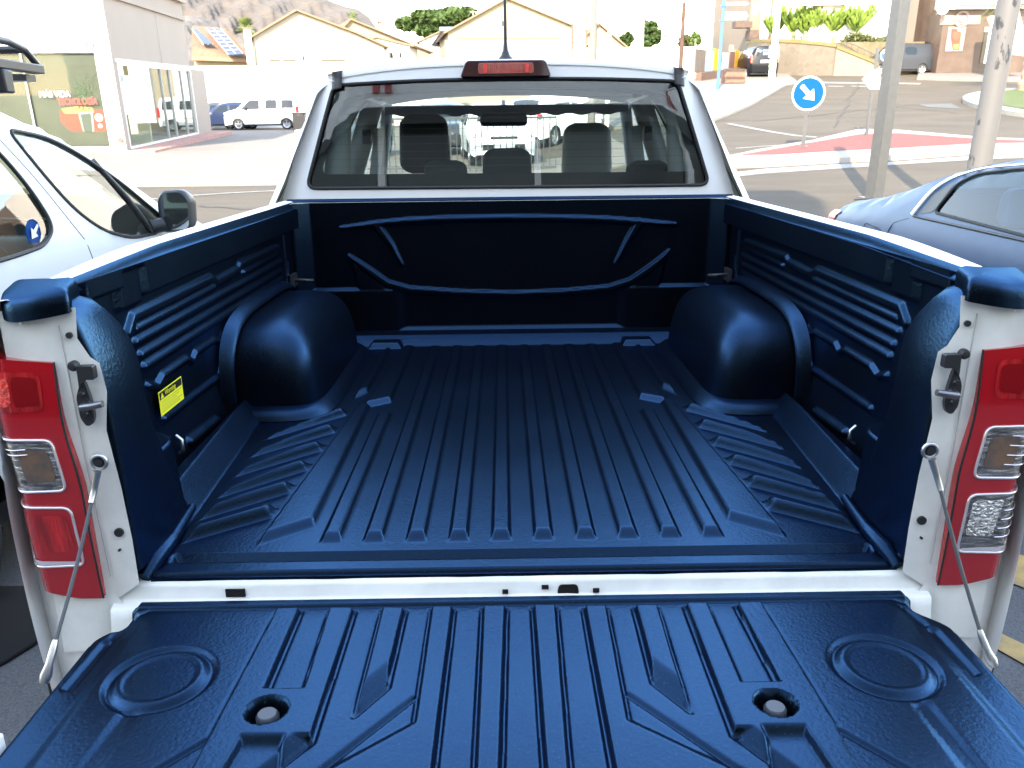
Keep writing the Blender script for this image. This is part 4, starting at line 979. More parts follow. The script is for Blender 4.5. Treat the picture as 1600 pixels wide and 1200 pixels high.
# printed red vintage car on the banner
def fp(pts, y0, nm, m, r=.05): MB().prism(rounded([FT(*p) for p in pts], r, 4), y0, y0+.004, lambda u, v, h: (u, h, v)).build(nm, m, show)
fp([(92, 172), (120, 169), (160, 172), (166, 186), (168, 206), (110, 206), (92, 190)], .1155, 'printed_car', mat('print_red_car', (.40, .05, .04), .4))
fp([(93, 170), (118, 166), (142, 168), (146, 176), (100, 178)], .111, 'printed_bonnet', mat('print_orange', (.50, .24, .08), .4))
fp([(120, 176), (143, 173), (146, 206), (128, 206)], .106, 'printed_grille', mat('print_grille', (.24, .25, .23), .3))
fp([(124, 179), (140, 177), (143, 206), (130, 206)], .101, 'printed_grille_bars', mat('print_dark', (.06, .07, .065), .4))
for (x, y, r) in ((153, 184, .13), (155, 197, .07)):
    c = FT(x, y); MB().lathe([(0, -.004), (r, -.003), (r, 0)], (c[0], .104, c[1]), 'y', 20).build('printed_headlight', mat('print_lamp', (.55, .56, .52), .3), show)
rnd = random.Random(3); mb = MB()
for k in range(110):
    x = rnd.gauss(128, 7); y = rnd.gauss(150, 12); c = FT(x, y); a = rnd.random()*6.28; l = .09
    mb.prism([(c[0], c[1]), (c[0]+l*math.cos(a)-.03*math.sin(a), c[1]+l*math.sin(a)+.03*math.cos(a)), (c[0]+2*l*math.cos(a), c[1]+2*l*math.sin(a))], .104, .106, lambda u, v, h: (u, h, v))
mb.build('printed_plant', mat('print_leaf', (.06, .09, .05), .6), show)
# small red lettering smudge
for k in range(4): x = FT(129+k*5, 70); MB().box(x[0], x[0]+.05+.02*(k % 2), -.012, -.002, x[1]-.09, x[1]+.06+.03*(k % 2)).build('red_mark', RT, show)
MB().cyl((FT(189, 219)[0], .06, FT(189, 219)[1]), (FT(189, 219)[0], -.10, FT(189, 219)[1]), .09, n=16).build('drain_pipe', mat('pipe_dark', (.10, .08, .06), .7), show)

# long white perimeter wall and gate
def wall(name, label, p0, p1, ztop, th_, m, cop=None, cat='wall', group=None):
    d = Vector((p1.x-p0.x, p1.y-p0.y, 0)); L = d.length; a_ = math.atan2(d.y, d.x); zb = min(zg(p0.x, p0.y), zg(p1.x, p1.y))-.3
    t = thing(name, label, cat, (p0.x, p0.y, zb), a_, group)
    MB().box(0, L, 0, th_, 0, ztop-zb).build('wall_body', m, t, bevel=.02)
    if cop: MB().box(-.03, L+.03, -.05, th_+.05, ztop-zb+.002, ztop-zb+.10).build('coping', cop, t)
    return t
zt_ = AT(400, 101, 50).z
wall('perimeter_wall', 'long blank white boundary wall behind the small parked white van', AT(290, 200, 52), AT(474, 200, 52), zt_, .25, PLW)
w_ = wall('gate_wall', 'white panelled gate wall with small round blue sign, beside the cab', AT(474, 200, 46), AT(560, 200, 46), AT(480, 116, 46).z, .3, PLW)
for x in (0, .45): MB().box(x, x+.12, -.06, -.01, 0, 3.2).build('gate_post', mat('post_warm_grey', (.55, .52, .47), .8), w_)  # posts a warm grey, darker than the wall
c = AT(484, 119, 45.8); MB().lathe([(0, -.01), (.17, -.01), (.17, .01)], w_.matrix_world.inverted() @ c if False else (.42, -.08, c.z-w_.location.z), 'y', 20).build('round_sign', mat('sign_blue_pale', (.15, .28, .65), .5), w_)
wall('far_white_wall', 'plain sunlit white wall beyond the cab, ending at the coloured panels', AT(830, 200, 56), AT(1082, 200, 56), AT(1040, 76, 56).z, .3, PLW, mat('cream_coping', (.66, .55, .36), .8))
wall('middle_cream_wall', 'cream garden wall below the gabled house behind the truck roof', AT(700, 200, 58), AT(905, 200, 58), AT(800, 62, 58).z, .25, PLC)
for x0, x1, y, n in ((560, 700, 92, 'low white wall behind the cab roof, below the tiled houses'),): wall('garden_wall', n, AT(x0, 200, 54), AT(x1, 200, 54), AT(600, y, 54).z, .25, PLW)

def gable(name, label, D, pts, deep, wallm, eave=.35, skew=0, group='tile roofed houses'):
    """pts: gable outline in picture (left eave, peak, right eave); body extruded away from the camera"""
    P = [AT(x, y, D) for x, y in pts]; o = Vector((P[0].x, P[0].y, 0)); t = thing(name, label, 'house', (o.x, o.y, -1.5), skew, group)
    Q = [((p.x-o.x)/math.cos(skew), p.z+1.5) for p in P]
    body = [(Q[0][0], 0)]+Q+[(Q[-1][0], 0)]
    MB().prism(body, 0, deep, lambda u, v, h: (u, h, v)).build('wall', wallm, t)
    pk = max(range(len(Q)), key=lambda i: Q[i][1])
    for i in range(len(Q)-1):
        a_, b_ = Vector(Q[i]), Vector(Q[i+1]); d_ = (b_-a_).normalized(); n_ = Vector((-d_.y, d_.x)); n_ = n_ if n_.y > 0 else -n_
        a2 = a_-d_*eave if i == 0 else a_; b2 = b_+d_*eave if i == len(Q)-2 else b_
        mb = MB(); L = (b2-a2).length
        nseg = max(4, int(deep/.28))
        def rf(u, v, a2=a2, b2=b2, n_=n_):
            p = a2.lerp(b2, u)+n_*(.10+.05*abs(math.sin(v*nseg*math.pi))); return (p.x, -eave+(deep+2*eave)*v, p.y)
        mb.grid(rf, 3, nseg*4); r = mb.build('roof', TILE, t)
        MB().prism([tuple(a2+n_*.02), tuple(b2+n_*.02), tuple(b2+n_*.11), tuple(a2+n_*.11)], -eave, deep+eave, lambda u, v, h: (u, h, v)).build('roof_edge', mat('roof_edge', (.33, .21, .12), .85), r)
    t['_w'] = 0; del t['_w']
    return t, o
def win(t, o, D, x0, y0, x1, y1, off=-.03, shut=None, name='window'):
    a_ = AT(x0, y0, D); b_ = AT(x1, y1, D)
    f = MB().box(a_.x-o.x, b_.x-o.x, off-.04, off+.04, b_.z+1.5, a_.z+1.5).build(name, mat('house_window_frame', (.42, .36, .28), .7), t)
    MB().box(a_.x-o.x+.08, b_.x-o.x-.08, off-.055, off-.045, b_.z+1.58, a_.z+1.42).build('pane', DARKGL, f); return f
def chimney(t, o, D, x0, y0, x1, y1, m=PLC, dy=1.5):
    a_ = AT(x0, y0, D); b_ = AT(x1, y1, D)
    c = MB().box(a_.x-o.x, b_.x-o.x, dy, dy+.8, b_.z+1.5, a_.z+1.5).build('chimney', m, t)
    MB().box(a_.x-o.x-.08, b_.x-o.x+.08, dy-.08, dy+.88, a_.z+1.5, a_.z+1.62).build('cap', TILE, c)
hA, oA = gable('gabled_house', 'white house with wide gable facing the road and a white side chimney', 64, [(396, 58), (458, 16), (548, 50), (592, 70)], 14, mat('house_cream', (.50, .44, .33), .9, var=.06, vscale=.5), skew=.30)
win(hA, oA, 64, 469, 85, 476, 96); chimney(hA, oA, 64, 381, 46, 397, 100, PLW, -.4)
for (x0, y0, x1, y1) in ((420, 93, 436, 94), (500, 92, 538, 93), (441, 93, 460, 94)): 
    a_ = AT(x0, y0, 64); b_ = AT(x1, y1, 64); MB().box(a_.x-oA.x, b_.x-oA.x, -.08, -.02, b_.z+1.5, a_.z+1.5).build('wall_pipe', mat('pipe_dark', (.10, .08, .06), .7), hA)
a_ = AT(544, 50, 64); MB().box(a_.x-oA.x-.06, a_.x-oA.x+.02, -.10, -.02, 0, a_.z+1.5).build('downpipe', mat('pipe_grey', (.35, .33, .30), .7), hA)
a_ = AT(436, 56, 64); MB().box(a_.x-oA.x-.04, a_.x-oA.x+.02, -.08, -.02, AT(436, 93, 64).z+1.5, AT(436, 58, 64).z+1.5).build('downpipe', MATS['pipe_grey'], hA)
hB, oB = gable('long_roof_house', 'house with long tiled roof and square chimney behind the wide gable', 76, [(520, 62), (546, 31), (668, 80)], 18, PLC, skew=.3)
chimney(hB, oB, 76, 596, 31, 603, 50, PLC)
for x in (597, 609, 618, 640): win(hB, oB, 76, x-4, 82, x+4, 92)
hB2, oB2 = gable('small_porch_house', 'low white house with terrace front right of the wide gable', 68, [(560, 66), (590, 60), (640, 72)], 6, PLW)
for x in (598, 612, 626): win(hB2, oB2, 68, x-3.5, 81, x+3.5, 92)
hD, oD = gable('broad_gable_house', 'broad cream gabled house directly behind the antenna', 70, [(700, 50), (792, -2), (897, 40)], 14, mat('house_yellow', (.42, .36, .23), .9, var=.08, vscale=.6), skew=.12)
win(hD, oD, 70, 735, 66, 748, 74); chimney(hD, oD, 70, 809, -6, 814, 8)
for k, (x_, y_) in enumerate(((742, 22), (850, 12))):
    a_ = AT(x_, y_, 70); mb = MB(); mb.cyl((a_.x-oD.x, 1.5, a_.z-1.2), (a_.x-oD.x, 1.5, a_.z+1.9), .03, n=6)
    for q in range(5): mb.cyl((a_.x-oD.x-.3+.03*q, 1.2+.15*q, a_.z+1.8), (a_.x-oD.x+.3-.03*q, 1.2+.15*q, a_.z+1.8), .012, n=5)
    mb.build('television_aerial', mat('pipe_grey', (.35, .33, .30), .7), hD)
for (x0, x1, y0, y1) in ((712, 880, 57, 58), ): 
    a_ = AT(x0, y0, 70); b_ = AT(x1, y1, 70); MB().box(a_.x-oD.x, b_.x-oD.x, -.06, -.012, b_.z+1.5, a_.z+1.56).build('string_course', PLC, hD)
win(hD, oD, 70, 840, 64, 852, 76); win(hD, oD, 70, 782, 30, 792, 42)
hE, oE = gable('red_roof_house', 'low house with reddish roof right of the lamp posts', 72, [(896, 74), (935, 38), (980, 76)], 14, PLC)
for x in (893, 905): win(hE, oE, 72, x+8, 68, x+16, 80)
hF, oF = gable('tiny_white_house', 'small white house with tilted solar water heater, left of the broad gable', 84, [(655, 66), (690, 50), (712, 62)], 8, PLW)
a_ = AT(672, 72, 83.4); b_ = AT(690, 48, 83.4)
MB().add([(a_.x-oF.x, -.4, a_.z+1.5), (b_.x-oF.x, -.4, b_.z+1.5), (b_.x-oF.x+.8, -.1, b_.z+1.5), (a_.x-oF.x+.9, -.1, a_.z+1.5)], [(0, 1, 2, 3)]).build('solar_panel', mat('solar_dark', (.03, .035, .05), .25), hF, solid=.06)
MB().cyl((b_.x-oF.x-.2, -.3, b_.z+1.6), (b_.x-oF.x+1.2, -.3, b_.z+1.6), .25).build('water_tank', STEEL, hF, smooth=40)
# house with solar panels
D = 66; P = [AT(x, y, D) for x, y in [(296, 62), (382, 100)]]
hC = thing('solar_roof_house', 'house with dark solar panels on two tiled roof slopes beneath the palm', 'house', (P[0].x, D+CW.y, -1.5), 0, 'tile roofed houses')
o_ = hC.location
def q3(px, py, D_): p = AT(px, py, D_); return (p.x-o_.x, p.y-o_.y, p.z-o_.z)
MB().box(0, P[1].x-P[0].x+1, .4, 10, 0, AT(340, 86, D).z+1.5).build('wall', PLC, hC)
mb = MB(); mb.add([q3(300, 40, 72), q3(352, 44, 72), q3(384, 84, 66), q3(384, 92, 65.8), q3(300, 92, 65.8), q3(300, 72, 67)], [(0, 1, 2, 3, 4, 5)]); mb.build('roof', TILE, hC, solid=.15)
mb = MB(); mb.add([q3(300, 88, 65.6), q3(384, 92, 65.6), q3(384, 97, 65.6), q3(300, 94, 65.6)], [(0, 1, 2, 3)]); mb.build('roof_edge', MATS['roof_edge'], hC, solid=.2)
SP = mat('solar_dark', (.03, .035, .05), .25)
for k, (A4) in enumerate(([(301, 46), (308, 47), (333, 70), (318, 70)], [(322, 44), (345, 45), (380, 84), (357, 86)])):
    q4 = [q3(*p, 70.3-.14*(p[1]-44)) for p in A4]
    pn = MB().add(q4, [(0, 1, 2, 3)]).build('solar_panel', SP, hC, solid=.08)
    for i in range(1, 7):
        t_ = i/7; a3 = Vector(q4[0]).lerp(Vector(q4[3]), t_)+Vector((0, -.05, .03)); b3 = Vector(q4[1]).lerp(Vector(q4[2]), t_)+Vector((0, -.05, .03)); MB().tube([a3, b3], .03, 5).build('frame_bar', mat('panel_bar', (.35, .36, .38), .4), pn)
    for t_ in (0, .5, 1): MB().tube([Vector(q4[0]).lerp(Vector(q4[1]), t_)+Vector((0, -.05, .03)), Vector(q4[3]).lerp(Vector(q4[2]), t_)+Vector((0, -.05, .03))], .03, 5).build('frame_bar', MATS['panel_bar'], pn)

# apartment block on the right
def flat(px, py, D): return AT(px, py, D)
D = 70; zbA = 1.0
AP = mat('apartment_render', (.34, .27, .20), .9, var=.06, vscale=.4)
x0 = AT(1166, 100, D).x; x1 = AT(1300, 100, D).x
ap = thing('apartment_block', 'beige apartment block with brick balconies above the stone retaining wall', 'building', (x0, D+CW.y, zbA), 0)
MB().box(0, x1-x0, 0, 12, 0, 14).build('wall', AP, ap)
for (a1, b1, a2, b2) in ((1177, 3, 1183, 24), (1188, 0, 1197, 20), (1172, -30, 1180, -8)):
    p = AT(a1, b1, D); q = AT(a2, b2, D); f = MB().box(p.x-x0, q.x-x0, -.05, .02, q.z-zbA, p.z-zbA).build('window', FRAME, ap); MB().box(p.x-x0+.1, q.x-x0-.1, -.07, -.055, q.z-zbA+.1, p.z-zbA-.1).build('pane', mat('pale_blind', (.6, .55, .5), .6), f)
for (a1, b1, a2, b2, m_) in ((1150, 33, 1175, 43, 'brown_band'), (1172, 47, 1193, 62, 'brown_band'), (1199, 47, 1262, 62, 'brown_band'), (1225, -4, 1262, 3, 'brown_band')):
    p = AT(a1, b1, D-1.2); q = AT(a2, b2, D-1.2); MB().box(p.x-x0, q.x-x0, -1.2, -.06, q.z-zbA, p.z-zbA).build('balcony', mat(m_, (.17, .115, .09), .85, var=.3, vscale=4), ap)
p = AT(1193, 0, D-1.4); q = AT(1199, 66, D-1.4); MB().box(p.x-x0, q.x-x0, -1.4, -1.1, 0, 13).build('pillar', PLW, ap)
D = 60; x0 = AT(1262, 100, D).x; x1 = AT(1468, 100, D).x; xm = AT(1412, 60, D).x
ap2 = thing('white_gable_block', 'tall white windowless block wall behind the cactus trees', 'building', (x0, D+CW.y, zbA), 0)
MB().box(0, xm-x0, 0, 9, 0, 14).build('wall', PLW, ap2)
MB().box(xm-x0+.003, x1-x0+.6, .8, 9, 0, 14).build('recessed_wall', mat('shaded_side_render', (.27, .22, .19), .9, var=.05, vscale=.5), ap2)  # shaded side of the block; its shade is put into the colour
p = AT(1225, -6, D); MB().box(-2.5, 2, -.7, 0, AT(1300, 9, D).z-zbA, AT(1300, 0, D).z-zbA).build('balcony_slab', PLW, ap2)
# bar at the corner
D = 57; x0 = AT(1464, 100, D).x; x1 = AT(1625, 100, D).x; zbB = zg(x0, D+CW.y)-.1
bar_ = thing('corner_bar', 'corner bar with brown marble front, drink poster and pale sign band', 'bar', (x0, D+CW.y, zbB), 0)
MB().box(0, x1-x0, 0, 8, 0, 12).build('wall', mat('brown_marble', (.17, .11, .08), .5, col2=(.23, .16, .12), vscale=1.5), bar_)
def bb(a1, b1, a2, b2, y0_, y1_, nm, m_, par=None):
    p = AT(a1, b1, D); q = AT(a2, b2, D); return MB().box(p.x-x0, q.x-x0, y0_, y1_, q.z-zbB, p.z-zbB).build(nm, m_, par or bar_)
bb(1466, -20, 1600, 14, -.5, -.01, 'upper_fascia', PLW)
bb(1486, 3, 1600, 8, -.9, -.51, 'balcony_rail', mat('rail_pink', (.55, .42, .36), .7))
bb(1470, 24, 1530, 38, -.06, -.01, 'sign_band', mat('sign_taupe', (.40, .31, .26), .6))
p = AT(1502, 30, D); MB().lathe([(.45, -.02), (.5, -.04), (.36, -.04), (.36, 0)], (p.x-x0, -.08, p.z-zbB), 'y', 24).lathe([(0, -.03), (.2, -.03), (.2, 0)], (p.x-x0, -.08, p.z-zbB), 'y', 20).build('round_emblem', mat('emblem_dark', (.16, .12, .11), .6), bar_)
po = bb(1482, 42, 1503, 80, -.05, -.012, 'poster', mat('poster_cream', (.38, .33, .27), .6))
for (pts, m_, y_) in (([(1486, 45), (1502, 45), (1500, 60), (1498, 78), (1488, 78), (1485, 60)], mat('glass_brown', (.10, .05, .03), .3), -.058), ([(1488, 50), (1500, 49), (1499, 59), (1493, 64), (1487, 59)], mat('drink_red', (.40, .06, .04), .4), -.064), ([(1489, 70), (1497, 69), (1496, 76), (1490, 76)], mat('drink_amber', (.60, .30, .06), .4), -.064), ([(1494, 43), (1503, 45), (1502, 50), (1496, 49)], mat('ice_pale', (.6, .5, .3), .4), -.064)):
    MB().prism([(AT(x, y, D).x-x0, AT(x, y, D).z-zbB) for x, y in pts], y_, y_+.004, lambda u, v, h: (u, h, v)).build('printed_shape', m_, po)
dr = bb(1538, 51, 1552, 99, -.05, -.01, 'door', DARKGL)
bb(1544, 51, 1546, 99, -.07, -.055, 'door_frame', FRAME, dr); bb(1538, 42, 1551, 50, -.05, -.01, 'transom', mat('poster_cream', (.7, .62, .52), .6))
# awning and dish
pA = AT(1545, 26, 53); aw = thing('bar_awning', 'white awning with red border tilted over the bar terrace', 'awning', pA, 0)
def aq(px, py, D_): p = AT(px, py, D_); return p-pA
q = [aq(1543, 28, 55), aq(1592, 20, 55), aq(1610, 88, 51.5), aq(1566, 82, 51.5)]
MB().add(q, [(0, 1, 2, 3)]).build('canopy', mat('canvas_white', (.78, .72, .68), .8), aw, solid=.05)
for a1, b1 in ((0, 1), (0, 3), (3, 2)): MB().tube([q[a1]+Vector((0, -.05, 0)), q[b1]+Vector((0, -.05, 0))], .09, 6).build('border', mat('faded_red', (.55, .22, .17), .8), aw)
MB().cyl(q[3], (q[3].x, q[3].y, zg(pA.x, pA.y)-pA.z), .04).build('post', STEEL, aw)
pD = AT(1473, 13, 56.2); ds = thing('satellite_dish', 'white satellite dish on the corner of the bar building', 'satellite dish', pD)
MB().lathe([(0, .10), (.2, .07), (.36, 0), (.38, -.02)], (0, 0, 0), 'y', 24).build('dish', PLW, ds, smooth=True, solid=.02); MB().tube([(0, .1, 0), (0, .7, -.3)], .03, 6).build('bracket', STEEL, ds); MB().tube([(0, -.02, -.3), (0, -.45, -.05)], .02, 6).build('arm', STEEL, ds)
# bar stools
def stool(px, py, Dp, label):
    p = GD(px, Dp); t = thing('bar_stool', label, 'stool', p+Vector((0, 0, .12)), .3, 'orange wooden bar stools'); m_ = mat('orange_wood', (.55, .24, .04), .6)
    for a in (-.2, .2):
        MB().cyl((a*1.15, -.22, 0), (a, -.18, .72), .025).build('leg', m_, t); MB().cyl((a*1.15, .22, 0), (a, .18, 1.15), .025).build('leg', m_, t)
    MB().box(-.24, .24, -.22, .22, .72, .77).build('seat', m_, t, bevel=.01)
    MB().box(-.22, .22, .17, .20, 1.02, 1.15).box(-.22, .22, .17, .20, .86, .92).build('backrest', m_, t)
    MB().box(-.22, .22, -.215, -.19, .25, .29).build('stretcher', m_, t)
stool(1534, 100, 53.5, 'orange wooden bar stool left of the bar door'); stool(1552, 100, 53.5, 'orange wooden bar stool in front of the right door leaf')

# stone retaining wall, curved, and the ramp
def rib_wall(name, label, pts, m, cop, cat='wall', th_=.3, copm=None):
    """pts: (px, ytop, D)"""
    P = []
    for px, yt, Dd in pts: p = AT(px, yt, Dd); P.append(p)
    o = Vector((P[0].x, P[0].y, 0)); t = thing(name, label, cat, o)
    vs = []; n = len(P)
    for p in P:
        zb = min(zg(p.x, p.y), 2.2)-.4
        for dy, z in ((0, zb), (0, p.z), (th_, p.z), (th_, zb)): vs.append((p.x-o.x, p.y-o.y+dy, z))
    MB().add(vs, [(i*4+k, i*4+(k+1) % 4, (i+1)*4+(k+1) % 4, (i+1)*4+k) for i in range(n-1) for k in range(4)]+[(0, 1, 2, 3), tuple((n-1)*4+k for k in (3, 2, 1, 0))]).build('wall_body', m, t)
    vs = []
    for p in P:
        for dy, z in ((-.08, p.z), (-.08, p.z+.22), (th_+.05, p.z+.22), (th_+.05, p.z)): vs.append((p.x-o.x, p.y-o.y+dy, z+.003))
    MB().add(vs, [(i*4+k, i*4+(k+1) % 4, (i+1)*4+(k+1) % 4, (i+1)*4+k) for i in range(n-1) for k in range(4)]+[(0, 1, 2, 3), tuple((n-1)*4+k for k in (3, 2, 1, 0))]).build('coping', cop, t)
    return t, o
def stone_mat():
    M = mat('stone_masonry', (.50, .40, .29), .9, bump=.2, bscale=8, bdist=.03); t = M.node_tree; b = t.nodes['Principled BSDF']; tc = N(t, 'ShaderNodeTexCoord')
    v = N(t, 'ShaderNodeTexVoronoi'); v.inputs['Scale'].default_value = 2.6; t.links.new(tc.outputs['Object'], v.inputs['Vector'])
    ve = N(t, 'ShaderNodeTexVoronoi'); ve.feature = 'DISTANCE_TO_EDGE'; ve.inputs['Scale'].default_value = 2.6; t.links.new(tc.outputs['Object'], ve.inputs['Vector'])
    r = N(t, 'ShaderNodeValToRGB'); r.color_ramp.elements[0].color = (.15, .105, .07, 1); r.color_ramp.elements[1].color = (.33, .27, .20, 1); sc = N(t, 'ShaderNodeSeparateColor'); t.links.new(v.outputs['Color'], sc.inputs[0]); t.links.new(sc.outputs[0], r.inputs[0])
    e = N(t, 'ShaderNodeValToRGB'); e.color_ramp.elements[1].position = .06; t.links.new(ve.outputs['Distance'], e.inputs[0])
    mx = N(t, 'ShaderNodeMix', data_type='RGBA'); mx.inputs[6].default_value = (.30, .25, .19, 1); t.links.new(e.outputs[0], mx.inputs[0]); t.links.new(r.outputs[0], mx.inputs[7]); t.links.new(mx.outputs[2], b.inputs['Base Color']); return M
STONE = stone_mat(); YC = mat('yellow_coping', (.34, .26, .09), .8, var=.15, vscale=2)
rw, orw = rib_wall('stone_retaining_wall', 'curved stone retaining wall with yellow coping holding the terrace of cactus trees', [(1166, 72, 66), (1172, 68, 63), (1190, 66, 61), (1215, 66, 59.5), (1250, 68, 58.5), (1285, 71, 58), (1306, 74, 57.8)], STONE, YC)
rib_wall('ramp_wall', 'low cream ramp wall stepping down beside the retaining wall to the street', [(1307, 76, 57.7), (1335, 87, 57.3), (1362, 98, 57), (1372, 104, 57)], mat('ramp_cream', (.34, .28, .20), .9, var=.1, vscale=2), YC)
zT_ = AT(1240, 68, 60).z
P_ = [AT(1168, 70, 63.4), AT(1190, 66, 61.4), AT(1215, 66, 59.9), AT(1250, 68, 58.9), AT(1285, 70, 58.4), AT(1330, 86, 58), AT(1440, 100, 58.5), AT(1440, 100, 59.9), AT(1168, 70, 69.5)]
struct(MB().prism([(p.x, p.y) for p in P_], 1.5, zT_-.03, lambda u, v, h: (u, v, h)).build('terrace', mat('terrace_earth', (.22, .17, .11), .95, col2=(.14, .12, .06), vscale=1.5)))
# railings on the terrace
rl = thing('terrace_railing', 'thin dark railing along the terrace edge above the stone wall', 'railing', AT(1172, 62, 63))
ro = rl.location; IR = mat('dark_iron', (.05, .045, .04), .6)
rp = [AT(1172, 60, 63.2), AT(1190, 58, 61.2), AT(1215, 57, 59.8), AT(1250, 58, 58.8), AT(1285, 58, 58.3), AT(1306, 60, 58), AT(1335, 70, 57.6), AT(1372, 88, 57.2)]
for dz in (0, -.35): MB().tube([p-ro+Vector((0, 0, dz)) for p in rp], .025, 6).build('rail', IR, rl)
for i in range(26):
    t_ = i/25*(len(rp)-1); k = min(len(rp)-2, int(t_)); p = rp[k].lerp(rp[k+1], t_-k); MB().cyl(p-ro, p-ro-Vector((0, 0, .85)), .02, n=6).build('baluster', IR, rl)
# ================================================================ PLANTS
def leafmat(name, a, b, s=2.0, tr=True):
    M = mat(name, a, .7, col2=b, vscale=s); return M
CACT = leafmat('cactus_green', (.13, .19, .02), (.06, .10, .012), 1.5); BARK = mat('bark', (.22, .17, .12), .9, var=.3, vscale=6)
def cactus(p, h, w, label, seed):
    r = random.Random(seed); t = thing('candelabra_cactus', label, 'cactus tree', p, 0, 'cactus trees in a row on the terrace')
    MB().tube([(0, 0, -.2), (.03, 0, h*.28), (0, .05, h*.42)], [.16, .13, .12], 8).build('trunk', mat('cactus_trunk', (.26, .27, .12), .85, var=.3, vscale=4), t)
    mb = MB()
    def limb(a, d, L, rad, dep):
        pts = [a]; q = a.copy(); dd = d.copy()
        for k in range(4):
            q = q+dd*L/4; dd = (dd+Vector((0, 0, .22))).normalized(); pts.append(q.copy())
        mb.tube(pts, [rad, rad*1.15, rad*1.1, rad, rad*.55], 5)
        if dep:
            for k in range(r.choice((4, 5))):
                s = pts[r.choice((1, 2, 3, 3, 4))]; e = (dd+Vector((r.uniform(-.9, .9), r.uniform(-.9, .9), r.uniform(-.1, .5)))).normalized(); limb(s, e, L*r.uniform(.5, .8), rad*.85, dep-1)
    for k in range(17):
        a = k*6.283/17+r.random()*.5; L = h*r.uniform(.22, .40)
        limb(Vector((0, 0, h*r.uniform(.28, .42))), Vector((math.cos(a)*w/h*2.0, math.sin(a)*w/h*2.0, .62)).normalized(), L, .070, 2)
    mb.build('crown', CACT, t, smooth=True)
for i, (px, yt, Dd, w, lab) in enumerate(((1207, 16, 62, 1.2, 'small cactus tree at the left end of the terrace row'), (1238, 2, 61, 1.6, 'tall cactus tree just right of the white lamp post'), (1256, 8, 60.6, 1.3, 'cactus tree with dark crossed trunk, third of the terrace row'),
        (1274, 5, 60.3, 1.6, 'cactus tree fourth from left, beside a forked neighbour'), (1301, 4, 60, 1.8, 'wide forked cactus tree second from the right end'), (1334, 0, 59.6, 2.1, 'largest cactus tree at the right end near the ramp'))):
    b = AT(px, 66, Dd); tp = AT(px, yt, Dd); cactus(Vector((b.x, b.y, zT_-.05)), (tp.z-zT_)*1.0, w, lab, 11+i)
# clipped ground shrubs on the terrace slope
def blob_tree(name, label, cat, p, R3, trunk_h, m, n, seed, group=None, leaf=.18, gaps=.35, trunk_r=.15, clumps=14):
    r = random.Random(seed); t = thing(name, label, cat, p, 0, group)
    if trunk_h > 0:
        tk = MB(); tk.tube([(0, 0, -.3), (.05, 0, trunk_h*.6), (0, 0, trunk_h+R3[2]*.4)], [trunk_r*1.2, trunk_r, trunk_r*.6], 8)
        for k in range(5):
            a = k*1.257; tk.tube([(0, 0, trunk_h*.8), (math.cos(a)*R3[0]*.35, math.sin(a)*R3[1]*.35, trunk_h+R3[2]*.5), (math.cos(a)*R3[0]*.6, math.sin(a)*R3[1]*.6, trunk_h+R3[2])], [trunk_r*.5, trunk_r*.35, trunk_r*.15], 6)
        tk.build('trunk', BARK, t)
    C = []
    for k in range(clumps):
        a = r.random()*6.283; e = r.uniform(-.7, 1); rr_ = r.uniform(.45, .95)
        C.append((Vector((math.cos(a)*rr_*R3[0]*math.sqrt(max(.05, 1-e*e)), math.sin(a)*rr_*R3[1]*math.sqrt(max(.05, 1-e*e)), e*rr_*R3[2])), r.uniform(.34, .62)))
    vs = []; fs = []
    for k in range(n):
        c, s = r.choice(C); d = Vector((r.gauss(0, 1), r.gauss(0, 1), r.gauss(0, 1))).normalized()*(r.random()**.4)
        q = Vector((c.x+d.x*R3[0]*s, c.y+d.y*R3[1]*s, c.z+d.z*R3[2]*s+trunk_h+R3[2]))
        if r.random() < gaps*.3: continue
        u_ = Vector((r.gauss(0, 1), r.gauss(0, 1), r.gauss(0, .6))).normalized(); w_ = u_.cross(Vector((r.gauss(0, 1), r.gauss(0, 1), r.gauss(0, 1)))).normalized(); L = leaf*r.uniform(.6, 1.4)
        i0 = len(vs); vs += [q-u_*L, q+w_*L*.45, q+u_*L, q-w_*L*.45]; fs.append((i0, i0+1, i0+2, i0+3))
    MB().add(vs, fs).build('crown', m, t, recalc=False); return t
LEAFG = leafmat('leaf_green', (.07, .13, .02), (.035, .07, .012), .8)
LEAFY = leafmat('leaf_yellow', (.12, .13, .03), (.06, .08, .02), 1.5)
def at_tree(name, label, px, D, yt, yb, wpx, m, n, seed, trunk=2., group=None, leaf=.3, depth=None):
    b = AT(px, yb, D); tp = AT(px, yt, D); rx = wpx/2*D/FPX; z0 = zg(b.x, b.y) if b.z < 30 else 0; h = tp.z-b.z
    blob_tree(name, label, 'tree', Vector((b.x, b.y, b.z-trunk)), (rx, depth or rx, h/2), trunk, m, n, seed, group, leaf, trunk_r=.12*max(1, rx/2))
g_ = 'green trees on the skyline'
at_tree('broadleaf_tree', 'rounded bright green tree left of the broad gabled house', 668, 120, 17, 58, 70, LEAFG, 9000, 1, 5, g_, .45)
at_tree('broadleaf_tree', 'lower green tree touching the left slope of the broad gable', 712, 118, 14, 55, 60, LEAFG, 7000, 2, 5, g_, .45)
at_tree('broadleaf_tree', 'small green tree right of the wide white post', 1014, 90, 37, 76, 40, LEAFG, 5000, 3, 4, g_, .28)
at_tree('broadleaf_tree', 'tiny dark green tree left of the wide white post', 977, 92, 50, 74, 16, LEAFG, 1500, 4, 4, g_, .25)
at_tree('broadleaf_tree', 'small yellowish tree behind the wall beside the wooden pole', 1071, 80, 57, 76, 20, LEAFY, 1800, 5, 3, g_, .22)
